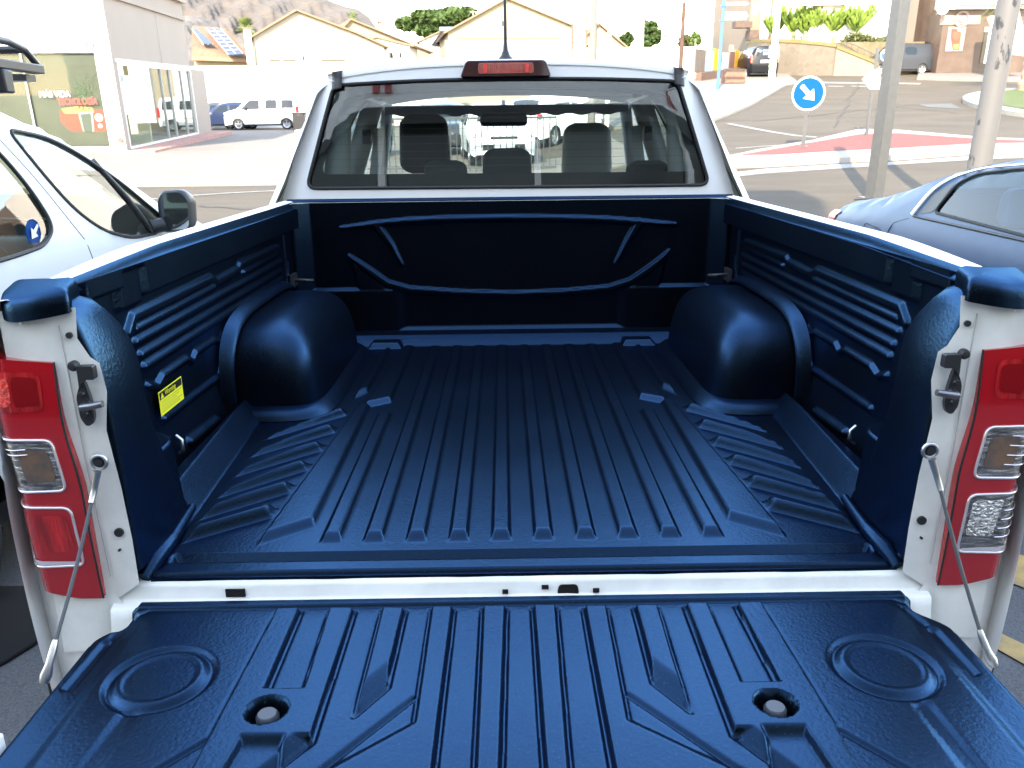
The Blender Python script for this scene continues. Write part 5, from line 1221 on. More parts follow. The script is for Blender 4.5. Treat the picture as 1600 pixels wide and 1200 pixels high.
# cypress
b = AT(1086, 76, 78); tp = AT(1086, 52, 78)
blob_tree('cypress_tree', 'slim dark cypress behind the coloured panels', 'tree', Vector((b.x, b.y, b.z-1.5)), (.45, .45, (tp.z-b.z)/2), 1.5, leafmat('cypress_green', (.09, .14, .03), (.04, .08, .015), 2), 2200, 6, None, .14)
# undergrowth by the ramp
b = AT(1352, 74, 59.2); blob_tree('dry_shrub', 'dry yellow green shrub beside the ramp railing', 'shrub', Vector((b.x, b.y, zT_-.4)), (1.9, .8, .55), 0, LEAFY, 2600, 9, None, .11)
b = AT(1150, 60, 72)
# palms
def palm(label, p, h, R, n, seed, m, tr=.22):
    r = random.Random(seed); t = thing('palm_tree', label, 'palm', p); MB().tube([(0, 0, 0), (.1, 0, h*.5), (0, 0, h)], [tr*1.2, tr, tr*.9], 10).build('trunk', mat('palm_bark', (.26, .19, .13), .95, var=.4, vscale=5), t)
    mb = MB()
    for k in range(n):
        a = r.random()*6.283; e = r.uniform(-.35, 1.35); d = Vector((math.cos(a)*math.cos(e), math.sin(a)*math.cos(e), math.sin(e))); s = d.cross(Vector((0, 0, 1))).normalized()
        c = Vector((0, 0, h)); 
        stem = [c+d*R*q+Vector((0, 0, -.35*R*q*q)) for q in (0, .3, .55)]
        mb.tube(stem, .03*R, 4)
        for j in range(13):      # fan of blades
            f = (j-6)/6*1.15; u = (d*math.cos(f)+s*math.sin(f)).normalized(); tip = stem[-1]+u*R*.5+Vector((0, 0, -.10*R)); w = s*R*.03
            mb.add([stem[-1]-w, stem[-1]+w, tip], [(0, 1, 2)])
    mb.build('crown', m, t, recalc=False); return t
c = AT(383, 38, 92); palm('fan palm with bright green crown behind the solar roof house', Vector((c.x, c.y, c.z-7)), 6.6, 1.5, 46, 4, leafmat('palm_green', (.20, .26, .05), (.09, .14, .03), 3))
# far small palm behind the long roof
c = AT(551, 29, 150); palm('distant palm crown just above the long tiled roof', Vector((c.x, c.y, c.z-6)), 6, 1.5, 30, 5, MATS['palm_green'])
# roundabout palm trunk: only the trunk enters the picture
c = G(1596, 147)
tk = thing('roundabout_palm', 'thick palm trunk on the roundabout lawn at the right picture edge', 'palm', c+Vector((.15, 0, .1)))
mb = MB(); pts = []; rr = []
for i in range(25): pts.append((0, 0, -.1+i*.22)); rr.append((.27 if i % 2 else .31)*(1.25 if i < 3 else 1))
mb.tube(pts, rr, 14).build('trunk', mat('palm_bark', (.26, .19, .13), .95, var=.4, vscale=5), tk)
mb = MB(); r = random.Random(8)
for k in range(50):
    a = r.random()*6.283; e = r.uniform(-.6, 1.3); d = Vector((math.cos(a)*math.cos(e), math.sin(a)*math.cos(e), math.sin(e))); s = d.cross(Vector((0, 0, 1))).normalized()
    ps = [Vector((0, 0, 5.1))+d*2.6*q+Vector((0, 0, -1.1*q*q)) for q in (0, .25, .5, .75, 1)]; mb.tube(ps, .02, 4)
    for q in range(1, 20):
        f = q/20*4; i = min(3, int(f)); p = ps[i].lerp(ps[i+1], f-i)
        for sg in (-1, 1): mb.add([p, p+Vector((0, 0, .02)), p+s*sg*.45+d*.2+Vector((0, 0, -.1))], [(0, 1, 2)])
mb.build('crown', MATS['palm_green'], tk, recalc=False)

# ================================================================ STREET FURNITURE
GALV = mat('galvanised', (.13, .13, .13), .45, metal=.35, var=.12, vscale=8)
def pole(name, label, p, r0, r1, h, m, cat='pole', group=None, sq=False):
    t = thing(name, label, cat, p, 0, group)
    if sq: MB().box(-r0, r0, -r0, r0, 0, h).build('post', m, t, bevel=.01)
    else: MB().cyl((0, 0, 0), (0, 0, h), r0, r1, 20).build('post', m, t, smooth=40)
    MB().box(-r0*1.8, r0*1.8, -r0*1.8, r0*1.8, 0, .02).build('base_plate', m, t); return t
p = G(1365, 310)
t = pole('square_post', 'plain grey square metal post standing behind the blue grey sedan', p, .105, .1, 5.6, GALV, sq=True); t.rotation_euler.z = .35
# peeling round lamp post
PEEL = mat('peeling_paint', (.50, .48, .46), .6); tt_ = PEEL.node_tree; bs = tt_.nodes['Principled BSDF']; tc = N(tt_, 'ShaderNodeTexCoord'); n_ = N(tt_, 'ShaderNodeTexNoise'); n_.inputs['Scale'].default_value = 5; n_.inputs['Detail'].default_value = 7; n_.inputs['Roughness'].default_value = .62
mp = N(tt_, 'ShaderNodeMapping'); mp.inputs['Scale'].default_value = (1, 1, .45); tt_.links.new(tc.outputs['Object'], mp.inputs[0]); tt_.links.new(mp.outputs[0], n_.inputs['Vector']); rp = N(tt_, 'ShaderNodeValToRGB')
rp.color_ramp.elements[0].position = .60; rp.color_ramp.elements[0].color = (.14, .135, .132, 1); rp.color_ramp.elements[1].position = .63; rp.color_ramp.elements[1].color = (.035, .035, .04, 1); tt_.links.new(n_.outputs[0], rp.inputs[0]); tt_.links.new(rp.outputs[0], bs.inputs['Base Color'])
p = GD(1541, 11.5); pole('lamp_post', 'thick round lamp post with peeling grey paint behind the sedan', p, .155, .12, 7.0, PEEL, 'lamp post')
# traffic signs
BLUE = mat('sign_blue', (.0, .085, .36), .5, spec=.15); SW = mat('sign_white', (.82, .82, .82), .45)
def round_sign(name, label, p, zc, R, m, arrow, ry=0, h=None):
    t = thing(name, label, 'traffic sign', p, ry)
    MB().box(-.04, .04, -.02, .02, 0, (h or zc+R)).build('post', GALV, t); MB().box(-.10, .10, -.10, .10, 0, .03).build('foot', GALV, t)
    d = MB().lathe([(0, -.032), (R, -.032), (R, -.022), (0, -.022)], (0, 0, zc), 'y', 40).build('disc', SW, t, smooth=30)
    MB().lathe([(0, -.036), (R*.91, -.036), (R*.91, -.033)], (0, 0, zc), 'y', 40).build('face', m, t, smooth=30)
    if arrow:
        A = [(-.60, .12), (-.12, .12), (-.12, .38), (.58, 0), (-.12, -.38), (-.12, -.12), (-.60, -.12)]
        if arrow == 1: A = [(-.62, .13), (.10, .13), (-.05, .42), (.16, .42), (.60, 0), (.16, -.42), (-.05, -.42), (.10, -.13), (-.62, -.13)]
        A = [(-.64, .125), (.02, .125), (.02, .40), (.56, 0.0), (.02, -.40), (.02, -.125), (-.64, -.125)]
        ang = -math.radians(45 if arrow > 0 else 135)
        Q = [(R*(x*math.cos(ang)-y*math.sin(ang)), R*(x*math.sin(ang)+y*math.cos(ang))) for x, y in A]
        MB().prism(Q, -.040, -.037, lambda u, v, h: (u, h, zc+v)).build('arrow', SW, t)
    return t
p = G(1254, 236); dd = (p-CW).length; R = 23*dd/FPX*.98
c = AT(1262, 146, p.y-CW.y)
round_sign('keep_right_sign', 'round blue sign with white arrow pointing down right on the red island', p+Vector((0, 0, .1)), c.z-p.z-.1, R, BLUE, 1, -.60, c.z-p.z)
p = G(1353, 218); c = AT(1383, 86, p.y-CW.y); 
t = thing('chevron_sign', 'white arrow shaped direction sign with black graffiti and small blue disc above', 'traffic sign', p+Vector((0, 0, .1)), .1)
D_ = p.y-CW.y; q = lambda x, y: ((AT(x, y, D_).x-p.x), AT(x, y, D_).z-p.z-.1)
MB().box(-.04, .04, -.02, .02, 0, q(1378, 75)[1]).build('post', GALV, t)
MB().prism([q(1345, 124), q(1362, 109), q(1402, 109), q(1402, 139), q(1357, 139)], -.05, -.03, lambda u, v, h: (u, h, v)).build('arrow_board', SW, t)
r = random.Random(5)
for k in range(5):
    cx_, cz_ = q(1378+k*1.6, 115+k*4.2); MB().tube([(cx_+.09*math.cos(a)*(1+.4*math.sin(3*a+k)), -.054, cz_+.09*math.sin(a)) for a in [i*.5 for i in range(11)]], .016, 5).build('graffiti', BLACKP, t)
cx_, cz_ = q(1383, 86); R = 10.5*D_/FPX
MB().lathe([(0, -.032), (R*.8, -.032), (R*.8, -.022), (0, -.022)], (cx_, -.03, cz_), 'y', 30).build('disc', SW, t); MB().lathe([(0, -.038), (R*.7, -.038), (R*.7, -.03)], (cx_, -.03, cz_), 'y', 30).build('face', mat('sign_blue_dark', (.02, .08, .40), .4), t)
MB().prism([(cx_-.09, cz_+.06), (cx_-.06, cz_+.09), (cx_+.02, cz_+.01), (cx_+.06, cz_+.05), (cx_+.08, cz_-.08), (cx_-.05, cz_-.06), (cx_-.01, cz_-.02)], -.075, -.072, lambda u, v, h: (u, h, v)).build('arrow', SW, t)
# no entry sign half hidden
p = AT(1397, 48, 45); zz = zg(p.x, p.y); round_sign('no_entry_sign', 'small round red bordered sign half hidden behind the square post', Vector((p.x, p.y, zz)), p.z-zz, .32, mat('sign_red', (.55, .03, .03), .4), 0)
# white street lamp at the bend
p = G(1205, 129); t = thing('street_lamp', 'tall white street lamp post with service box at the road bend', 'street lamp', p)
MB().cyl((0, 0, 0), (0, 0, 9), .20, .13, 16).build('post', PLW, t, smooth=40)
zb1 = AT(1212, 90, p.y-CW.y).z-p.z; zb2 = AT(1212, 72, p.y-CW.y).z-p.z
MB().cyl((0, 0, zb1), (0, 0, zb2), .30, n=12).build('service_box', PLW, t, bevel=.03); MB().tube([(0, 0, 9), (.3, 0, 9.6), (1.4, 0, 9.8)], .06, 8).build('arm', GALV, t); MB().box(1.2, 2.0, -.15, .15, 9.7, 9.85).build('lamp_head', GALV, t, bevel=.04)
# blue street-name post
p = G(1121, 143); t = thing('street_name_post', 'slim light blue post with blue direction plates pointing right', 'sign post', p); D_ = p.y-CW.y
LB = mat('post_light_blue', (.07, .20, .45), .5); MB().cyl((0, 0, 0), (0, 0, AT(1138, -30, D_).z-p.z), .085, .07, 12).build('post', LB, t, smooth=40)
for y0, y1 in ((-12, -6), (4, 8), (19, 31)):
    a_ = AT(1131, y1, D_).z-p.z; b_ = AT(1131, y0, D_).z-p.z; MB().prism([(.10, a_), (1.15, a_), (1.25, (a_+b_)/2), (1.15, b_), (.10, b_)], -.03, .03, lambda u, v, h: (u, h, v)).build('direction_plate', mat('plate_pale_blue', (.25, .50, .80), .5), t)
    MB().box(-.14, .14, -.10, .10, a_-.06, a_).build('clamp', LB, t)
# poles beyond the cab
def far_pole(name, label, px, D_, yt, w, m, cat='pole', group=None, yb=None):
    p = GD(px, D_); top = AT(px, yt, D_); h = top.z-p.z; t = thing(name, label, cat, p, 0, group); MB().cyl((0, 0, 0), (0, 0, h), w*1.1, w*.85, 14).build('post', m, t, smooth=40); return t, h
CONC = mat('concrete_pole', (.27, .25, .22), .85, var=.12, vscale=3)
far_pole('concrete_post', 'thick pale concrete post just right of the billboard frame', 924, 26, -30, .115, CONC)
far_pole('thin_pole', 'thin pale pole right of the thick concrete post', 948, 30, -30, .07, PLW)
t, h = far_pole('wide_white_post', 'wide bright white post left of the small green tree', 993, 52, -30, .28, PLW)
t, h = far_pole('wide_white_post', 'second white post, thinner, beside the green tree', 1029, 60, 20, .11, PLW); MB().tube([(0, 0, h), (.4, 0, h+.1)], .05, 6).build('arm', PLW, t)
t, h = far_pole('wooden_utility_pole', 'dark brown wooden utility pole right of the cab corner', 1058, 38, 4, .10, mat('creosote_wood', (.16, .09, .06), .9, var=.4, vscale=5), 'utility pole')
far_pole('parapet_post', 'slim dark post beside the dark cypress', 1078, 60, 60, .05, CONC)
# empty billboard frame
p = AT(905, 84, 48); t = thing('billboard_frame', 'empty metal billboard frame left of the thick concrete post', 'billboard frame', p); IR2 = mat('rust_brown', (.22, .13, .09), .8)
for x in (-.38, .36): MB().box(x-.05, x+.05, -.05, .05, -1, AT(900, 20, 48).z-p.z).build('upright', IR2, t)
for y in (30, 47, 66): z_ = AT(900, y, 48).z-p.z; MB().box(-.36, .34, -.03, .03, z_-.03, z_+.03).build('crossbar', IR2, t)
MB().box(-.33, .31, .0, .02, AT(900, 74, 48).z-p.z, AT(900, 32, 48).z-p.z).build('panel', PLW, t)
# coloured panels (shop fence)
pf = GD(1086, 52); t = thing('panel_fence', 'row of tall coloured panels, brown blue and yellow, on a low brick base', 'fence', pf); pe = GD(1163, 60); dv = (pe-pf); dv.z = 0
cols = [('panel_brown', (.12, .095, .075), 1085, 1101), ('panel_sky', (.22, .32, .42), 1101, 1114), ('panel_yellow', (.42, .27, .01), 1114, 1124), ('panel_pale', (.33, .36, .40), 1129, 1138), ('panel_rust', (.17, .09, .06), 1138, 1147), ('panel_orange', (.38, .22, .02), 1147, 1153), ('panel_sand', (.30, .23, .14), 1153, 1162)]
for k, (nm, c_, x0_, x1_) in enumerate(cols):
    Da = 52+8*(x0_-1085)/77; Db = 52+8*(x1_-1085)/77; a_ = AT(x0_, 100, Da); b_ = AT(x1_, 100, Db); zt3 = AT(x0_, (76, 78, 76, 82, 80, 78, 80)[k], Da).z
    M_ = basis(a_, (b_-a_)*Vector((1, 1, 0)), (0, 0, 1)); L = ((b_-a_)*Vector((1, 1, 0))).length; za = zg(a_.x, a_.y)+.55
    vs = [M_ @ Vector((u, v, w)) for w in (-.04, .04) for v in (za-a_.z, zt3-a_.z) for u in (.02, L-.03)]
    o = MB().add([v-pf for v in vs], [(0, 1, 3, 2), (4, 6, 7, 5), (0, 4, 5, 1), (2, 3, 7, 6), (0, 2, 6, 4), (1, 5, 7, 3)]).build('panel', mat(nm, c_, .7, var=.2, vscale=3), t)
    if k in (0, 4): 
        for j in range(4):
            cc = M_ @ Vector((L*(.2+.2*j), (za+zt3)/2-a_.z, -.07)); MB().cyl(cc+Vector((0, 0, -1.0))-pf, cc+Vector((0, 0, .9))-pf, .02, n=6).build('bar', FRAME, o)
M_ = basis(Vector((pf.x, pf.y, 0)), dv, (0, 0, 1)); L = dv.length
vs = [M_ @ Vector((u, v, w)) for w in (-.15, .2) for v in (0, 1) for u in (0, L)]
vs = [Vector((v.x, v.y, (zg(v.x, v.y)+(.55 if i % 4 > 1 else -.2))))-pf for i, v in enumerate(vs)]
MB().add(vs, [(0, 1, 3, 2), (4, 6, 7, 5), (0, 4, 5, 1), (2, 3, 7, 6), (0, 2, 6, 4), (1, 5, 7, 3)]).build('brick_base', mat('brick_base', (.22, .13, .09), .85, var=.3, vscale=6), t)
p = G(1136, 133); t = thing('planter_box', 'brown square planter box on the pavement beside the blue post', 'planter', p+Vector((.4, .3, .1))); MB().box(-.6, .6, -.4, .4, 0, .75).build('box', mat('planter_brown', (.30, .17, .11), .8, var=.3, vscale=6), t, bevel=.04); MB().box(-.5, .5, -.3, .3, .752, .77).build('soil', mat('soil', (.08, .06, .04), .95), t)
# dark bin by the gate
p = GD(470, 44); t = thing('waste_bin', 'tall dark waste bin by the gate wall behind the white van', 'bin', p); MB().box(-.32, .32, -.3, .3, .06, .95).build('body', BLACKP, t, bevel=.04); MB().box(-.35, .35, -.34, .33, .95, 1.02).build('lid', BLACKP, t, bevel=.03); MB().cyl((-.3, .28, .08), (.3, .28, .08), .08).build('wheel', RUBBER, t)

tone(.66, 'asphalt', 'pink_paving', 'pale_kerb', 'pale_pavement', 'white_kerb', 'red_paving', 'road_paint', 'lawn', 'bar_paving', 'galvanised', 'peeling_paint')
tone(.7, 'stone_masonry', 'yellow_coping', 'brown_marble')
tone(.5, 'stone_masonry', 'yellow_coping', 'ramp_cream', 'apartment_render', 'brown_marble', 'shaded_side_render', 'rocky_hill', 'rock_face', 'concrete_pole', 'brown_band', 'rust_brown', 'sign_taupe', 'poster_cream', 'brick_base', 'planter_brown', 'creosote_wood')
tone(.6, 'clay_tile', 'roof_edge', 'house_cream', 'house_yellow', 'cream_render', 'showroom_side_panel', 'banner_green', 'leaf_green', 'leaf_yellow', 'palm_green', 'sign_blue', 'post_light_blue', 'orange_wood', 'terrace_earth')
# ================================================================ CARS
def Tyre(parent, x, y, r, w, s, alloy=True, spokes=6): wheel(parent, x, y, r, r, w, s, spokes)
def car(name, label, cat, loc, rz, paint, prof, Wd, belt, wins, wheels, ws=None, rs=None, group=None, far=True, sp=.22, tum=.42, gm=None, rw=.31, arch=.04, rr=.10, plast=None, root=None):
    """local frame: +y forwards. prof: upper contour from the rear foot over the roof to the front foot [(y,z[,r])]; ws/rs: (i0,i1) corner indices of windscreen / rear glass"""
    t = root or thing(name, label, cat, loc, rz, group); gm = gm or DARKGL
    y0, y1 = prof[0][0], prof[-1][0]; ym = (y0+y1)/2; hl_ = (y1-y0)/2
    low = []
    for (wy) in sorted(wheels, reverse=True):
        R_ = rw+arch; zc = rw; a0 = math.acos(max(-1, min(1, (zc-.26)/R_)))
        n = 10
        for k in range(n+1):
            a = -(math.pi-0)+0; th_ = (math.pi*1.0)*k/n; low.append((wy+R_*math.cos(th_), max(.26, zc+R_*math.sin(th_))))
    top = rounded([p if len(p) > 2 else (p[0], p[1], .09) for p in prof], .09, 5, closed=False)
    outl = top+[(y1-.02, .26)]+low+[(y0+.02, .26)]
    topd = subdiv(top, sp*.6, False); tv = [Vector(p) for p in topd]
    def edge_d(y, z):
        v = Vector((y, z)); b = 9.
        for a_, c_ in zip(tv[:-1], tv[1:]):
            d_ = c_-a_; L = d_.length_squared
            if L < 1e-12: continue
            q_ = max(0, min(1, (v-a_).dot(d_)/L)); b = min(b, (v-a_-d_*q_).length)
        return b
    def half(y, z):
        x = Wd-.05*max(0, .62-z)**1.0-tum*max(0, z-belt)*(1+.0*z)-.03*max(0, z-belt)
        e = abs(y-ym)/hl_; x -= .18*max(0, e-.72)**1.5*3.0
        d_ = edge_d(y, z)
        if d_ < rr: x -= rr*(1-math.sqrt(max(0, 1-(1-d_/rr)**2)))
        return x
    for s in (-1, 1):
        mb = panel(outl, wins, sp, lambda y, z: (s*half(y, z), y, z)); mb.build('body_side', paint, t, smooth=50)
        for w in wins:
            wo_ = panel(w, [], sp, lambda y, z: (s*(half(y, z)-.006), y, z)).build('side_window', gm, t, smooth=True)
            if not far: MB().tube([(s*(half(y, z)+.001), y, z) for y, z in subdiv(w, .05)], .008, 6, closed=True).build('window_seal', RUBBER, wo_)
    # top skin
    idx = lambda y, z: 0
    def isglass(m_, rng):
        if not rng: return False
        (ya, za), (yb, zb) = rng; lo_, hi_ = sorted((ya, yb)); zl, zh = sorted((za, zb)); return lo_-1e-6 <= m_[0] <= hi_+1e-6 and zl-1e-6 <= m_[1] <= zh+1e-6
    K = 10; mbp = MB(); G1 = MB(); G2 = MB()
    rows = []
    for i, (y, z) in enumerate(topd):
        xe = half(y, z)+.002; n = (tv[min(i+1, len(tv)-1)]-tv[max(i-1, 0)]); n = Vector((-n.y, n.x)).normalized()
        if n.y < 0 and abs(n.y) > .3: n = -n
        if i == 0 or (y < ym and n.x > 0 and abs(n.y) < .8): n = Vector((-abs(n.x), n.y))
        if y > ym and abs(n.y) < .8: n = Vector((abs(n.x), n.y))
        rows.append([(-xe+2*xe*k/K, y+n.x*.05*(1-(2*k/K-1)**2), z+n.y*.05*(1-(2*k/K-1)**2)) for k in range(K+1)])
    for i in range(len(rows)-1):
        mid = ((topd[i][0]+topd[i+1][0])/2, (topd[i][1]+topd[i+1][1])/2)
        tgt = G1 if isglass(mid, ws) else (G2 if isglass(mid, rs) else mbp)
        for k in range(K):
            tg = mbp if (tgt is not mbp and k in (0, K-1)) else tgt
            tg.add([rows[i][k], rows[i][k+1], rows[i+1][k+1], rows[i+1][k]], [(0, 1, 2, 3)])
    def weld(mb_, nm, m_):
        if not mb_.f: return
        o = mb_.build(nm, m_, t); b = bmesh.new(); b.from_mesh(o.data); bmesh.ops.remove_doubles(b, verts=b.verts, dist=1e-4); bmesh.ops.recalc_face_normals(b, faces=b.faces); b.to_mesh(o.data); b.free(); o.data.shade_smooth(); o.data.set_sharp_from_angle(angle=math.radians(60)); return o
    weld(mbp, 'body_top', paint); weld(G1, 'windscreen', gm); weld(G2, 'rear_window', gm)
    MB().box(-Wd+.12, Wd-.12, y0+.15, y1-.15, .22, .30).build('underbody', BLACKP, t)
    for wy in wheels:
        for s in (-1, 1): wheel(t, s*(Wd-.12), wy, rw, rw, .2, s, 5)
        MB().box(-Wd+.05, Wd-.05, wy-rw-.02, wy+rw+.02, .36, .60).build('wheel_well', BLACKP, t)
    return t, half
VANP = [(-2.1, .35), (-2.14, .75), (-2.06, 1.25), (-1.96, 1.72, .12), (-.2, 1.80), (.62, 1.76, .2), (1.35, 1.10, .15), (2.0, .95, .12), (2.12, .66), (2.10, .30)]
def lights(t, half, yf, yr, zf=.80, zr=.95, tall=False):
    for s in (-1, 1):
        x = half(yf-.25, zf); MB().box(min(s*(x-.30), s*(x-.02)), max(s*(x-.30), s*(x-.02)), yf-.26, yf-.02, zf-.07, zf+.08).build('headlight', mat('headlight', (.6, .62, .65), .15, coat=1), t, bevel=.03)
        x = half(yr+.1, zr); MB().box(min(s*(x-.12), s*(x+.006)), max(s*(x-.12), s*(x+.006)), yr-.02, yr+.14, zr-(.25 if tall else .07), zr+(.25 if tall else .07)).build('tail_lamp', mat('tail_red', (.45, .01, .01), .2, coat=1), t, bevel=.02)
WV = mat('white_van_paint', (.78, .78, .78), .3, coat=.6)
p = GD(409, 48.3); v1, hf1 = car('small_van', 'small white van with grey bumper parked before the long boundary wall', 'van', p+Vector((0, .9, .03)), math.radians(90), WV, VANP, .90, 1.05,
    [rounded([(.02, 1.10), (1.12, 1.08), (.62, 1.58), (.05, 1.60)], .06, 3), rounded([(-.95, 1.12), (-.28, 1.12), (-.30, 1.60), (-.92, 1.60)], .06, 3), rounded([(-1.88, 1.14), (-1.18, 1.13), (-1.20, 1.60), (-1.82, 1.58)], .06, 3)], [-1.42, 1.30], ws=((.66, 1.80), (1.30, 1.14)), rs=None)
lights(v1, hf1, 2.08, -2.12, .86, 1.0, True)
MB().prism(rounded([(-.88, 1.70), (-.80, 2.06), (-.4, 2.20), (.4, 2.20), (.80, 2.06), (.88, 1.70)], .05, 3), .32, .66, lambda u, v, h: (u, v, h)).build('front_bumper', mat('bumper_grey', (.16, .17, .20), .5), v1, bevel=.04)
MB().box(-.907, -.902, -.9, 1.0, .62, .72).box(.902, .907, -.9, 1.0, .62, .72).build('rub_strip', mat('strip_grey', (.30, .30, .30), .5), v1)
MB().box(.89, 1.08, .72, .84, 1.06, 1.22).build('mirror', BLACKP, v1, bevel=.03); MB().box(-1.08, -.89, .72, .84, 1.06, 1.22).build('mirror', BLACKP, v1, bevel=.03)
HB = [(-2.05, .35), (-2.1, .80), (-1.95, 1.05), (-1.5, 1.42, .15), (-.4, 1.50), (.35, 1.42, .2), (1.05, 1.0, .15), (1.85, .86, .12), (2.02, .62), (2.0, .30)]
HW = [rounded([(-.02, .98), (.85, .96), (.35, 1.30), (0, 1.34)], .05, 3), rounded([(-1.35, 1.02), (-.12, .98), (-.12, 1.34), (-1.0, 1.32)], .06, 3)]
NAVY = mat('navy_paint', (.015, .025, .06), .25, coat=.8)
p = GD(360, 50); v2, hf2 = car('hatchback', 'dark blue hatchback half hidden behind the small white van', 'car', p+Vector((0, 0, .03)), math.radians(105), NAVY, HB, .86, .95, HW, [-1.25, 1.3], ws=((.38, 1.42), (1.0, 1.02)), rs=((-1.92, 1.07), (-1.5, 1.38))); lights(v2, hf2, 2.0, -2.05)
p = GD(339, 50.5); v2, hf2 = car('hatchback', 'second dark car behind the blue one, at the wing wall', 'car', p+Vector((0, 0, .03)), math.radians(80), mat('dark_grey_paint', (.035, .035, .04), .3, coat=.8), HB, .86, .95, HW, [-1.25, 1.3], ws=((.38, 1.42), (1.0, 1.02)), rs=((-1.92, 1.07), (-1.5, 1.38))); lights(v2, hf2, 2.0, -2.05)
# black van on the hill, seen from behind
p = G(1186, 123); v3, hf3 = car('black_van', 'black van with white lettering on its rear doors driving away uphill', 'van', p+Vector((.4, 2.2, .03)), math.radians(-4), mat('black_paint', (.006, .006, .008), .35, coat=0, spec=.3), [(-2.3, .35), (-2.36, .8), (-2.28, 1.35), (-2.2, 1.86, .1), (-.2, 1.92), (1.1, 1.84, .2), (1.7, 1.25, .15), (2.3, 1.05), (2.4, .4)], .96, 1.15,
    [rounded([(-1.9, 1.22), (-.9, 1.22), (-.9, 1.72), (-1.9, 1.70)], .06, 3), rounded([(.1, 1.22), (1.3, 1.2), (.9, 1.70), (.1, 1.70)], .06, 3)], [-1.5, 1.5], ws=((1.12, 1.84), (1.66, 1.28)), rs=((-2.34, 1.30), (-2.2, 1.75)), rw=.33)
lights(v3, hf3, 2.3, -2.34, .9, 1.15, True)
MB().box(-.28, .28, -2.43, -2.41, .92, 1.06).build('number_plate', SW, v3)
for k, (a, b, z) in enumerate(((-.45, -.30, 1.60), (-.2, .10, 1.62), (.15, .62, 1.62), (-.15, .20, 1.44), (.26, .62, 1.44))): MB().box(a, b, -2.40, -2.38, z-.05, z+.05).build('lettering_mark', SW if k != 1 else mat('teal_print', (.1, .5, .55), .5), v3)
MB().box(.25, .6, -2.43, -2.41, .66, .76).build('sticker', mat('green_print', (.3, .6, .1), .5), v3)
# grey van at the junction
pg = G(1405, 117.5); v4, hf4 = car('grey_van', 'grey panel van facing left at the junction by the bar', 'van', pg+Vector((0, .9, .03)), math.radians(92), mat('grey_van_paint', (.03, .033, .038), .4, spec=.3), [(-2.2, .35), (-2.28, .8), (-2.22, 1.4), (-2.12, 1.88, .12), (-.2, 1.94), (.75, 1.86, .2), (1.45, 1.20, .15), (2.15, 1.0), (2.28, .7), (2.25, .35)], .94, 1.15,
    [rounded([(.0, 1.20), (1.22, 1.18), (.72, 1.68), (.05, 1.70)], .06, 3), rounded([(-1.0, 1.22), (-.2, 1.22), (-.2, 1.70), (-1.0, 1.70)], .2, 3)], [-1.45, 1.45], ws=((.78, 1.86), (1.40, 1.24)), rw=.33); lights(v4, hf4, 2.22, -2.26, .88, 1.2, True)
# cars seen through the cab
WC = mat('white_hatch_paint', (.75, .76, .76), .3, coat=.7)
p = GD(772, 21.5); v5, hf5 = car('white_hatchback', 'white hatchback facing the camera, seen through the cab windows', 'car', p+Vector((0, 2.1, .05)), math.radians(187), WC, HB, .88, .95, HW, [-1.25, 1.3], ws=((.38, 1.42), (1.0, 1.02)), rs=((-1.92, 1.07), (-1.5, 1.38))); lights(v5, hf5, 2.0, -2.05)
MB().box(-.55, .55, 1.98, 2.07, .42, .56).build('lower_grille', BLACKP, v5, bevel=.02); MB().box(-.35, .35, 1.94, 2.055, .68, .75).build('upper_grille', BLACKP, v5, bevel=.02); MB().box(-.26, .26, 2.07, 2.08, .44, .54).build('number_plate', SW, v5)
p = GD(868, 27); v6, hf6 = car('white_estate_car', 'white car seen from behind through the windscreen, right of the cab mirror', 'car', p+Vector((0, 1.5, .05)), math.radians(-35), WC, HB, .88, .95, HW, [-1.25, 1.3], ws=((.38, 1.42), (1.0, 1.02)), rs=((-1.92, 1.07), (-1.5, 1.38))); lights(v6, hf6, 2.0, -2.05)
p = GD(528, 24); v7, hf7 = car('silver_hatchback', 'silver car seen through the left cab window', 'car', p+Vector((0, 1.5, .05)), math.radians(170), mat('silver_paint', (.35, .42, .42), .3, metal=.4, coat=.7), HB, .88, .95, HW, [-1.25, 1.3], ws=((.38, 1.42), (1.0, 1.02)), rs=((-1.92, 1.07), (-1.5, 1.38))); lights(v7, hf7, 2.0, -2.05)
p = GD(690, 26); v8, hf8 = car('grey_hatchback', 'grey car behind the mesh fence, seen through the cab', 'car', p+Vector((0, 2, .05)), math.radians(200), mat('dark_grey_paint', (.035, .035, .04), .3), HB, .88, .95, HW, [-1.25, 1.3], ws=((.38, 1.42), (1.0, 1.02)), rs=((-1.92, 1.07), (-1.5, 1.38))); lights(v8, hf8, 2.0, -2.05)
# bar fence across the forecourt seen through the cab
p = GD(700, 20.5); t = thing('bar_fence', 'low grey metal bar fence seen through the windscreen', 'fence', p)
for z_ in (.1, 1.25): MB().box(-2.5, 2.6, -.02, .02, z_, z_+.05).build('rail', GALV, t)
for k in range(35): MB().cyl((-2.5+.15*k, 0, .0), (-2.5+.15*k, 0, 1.3), .012, n=6).build('picket', GALV, t)

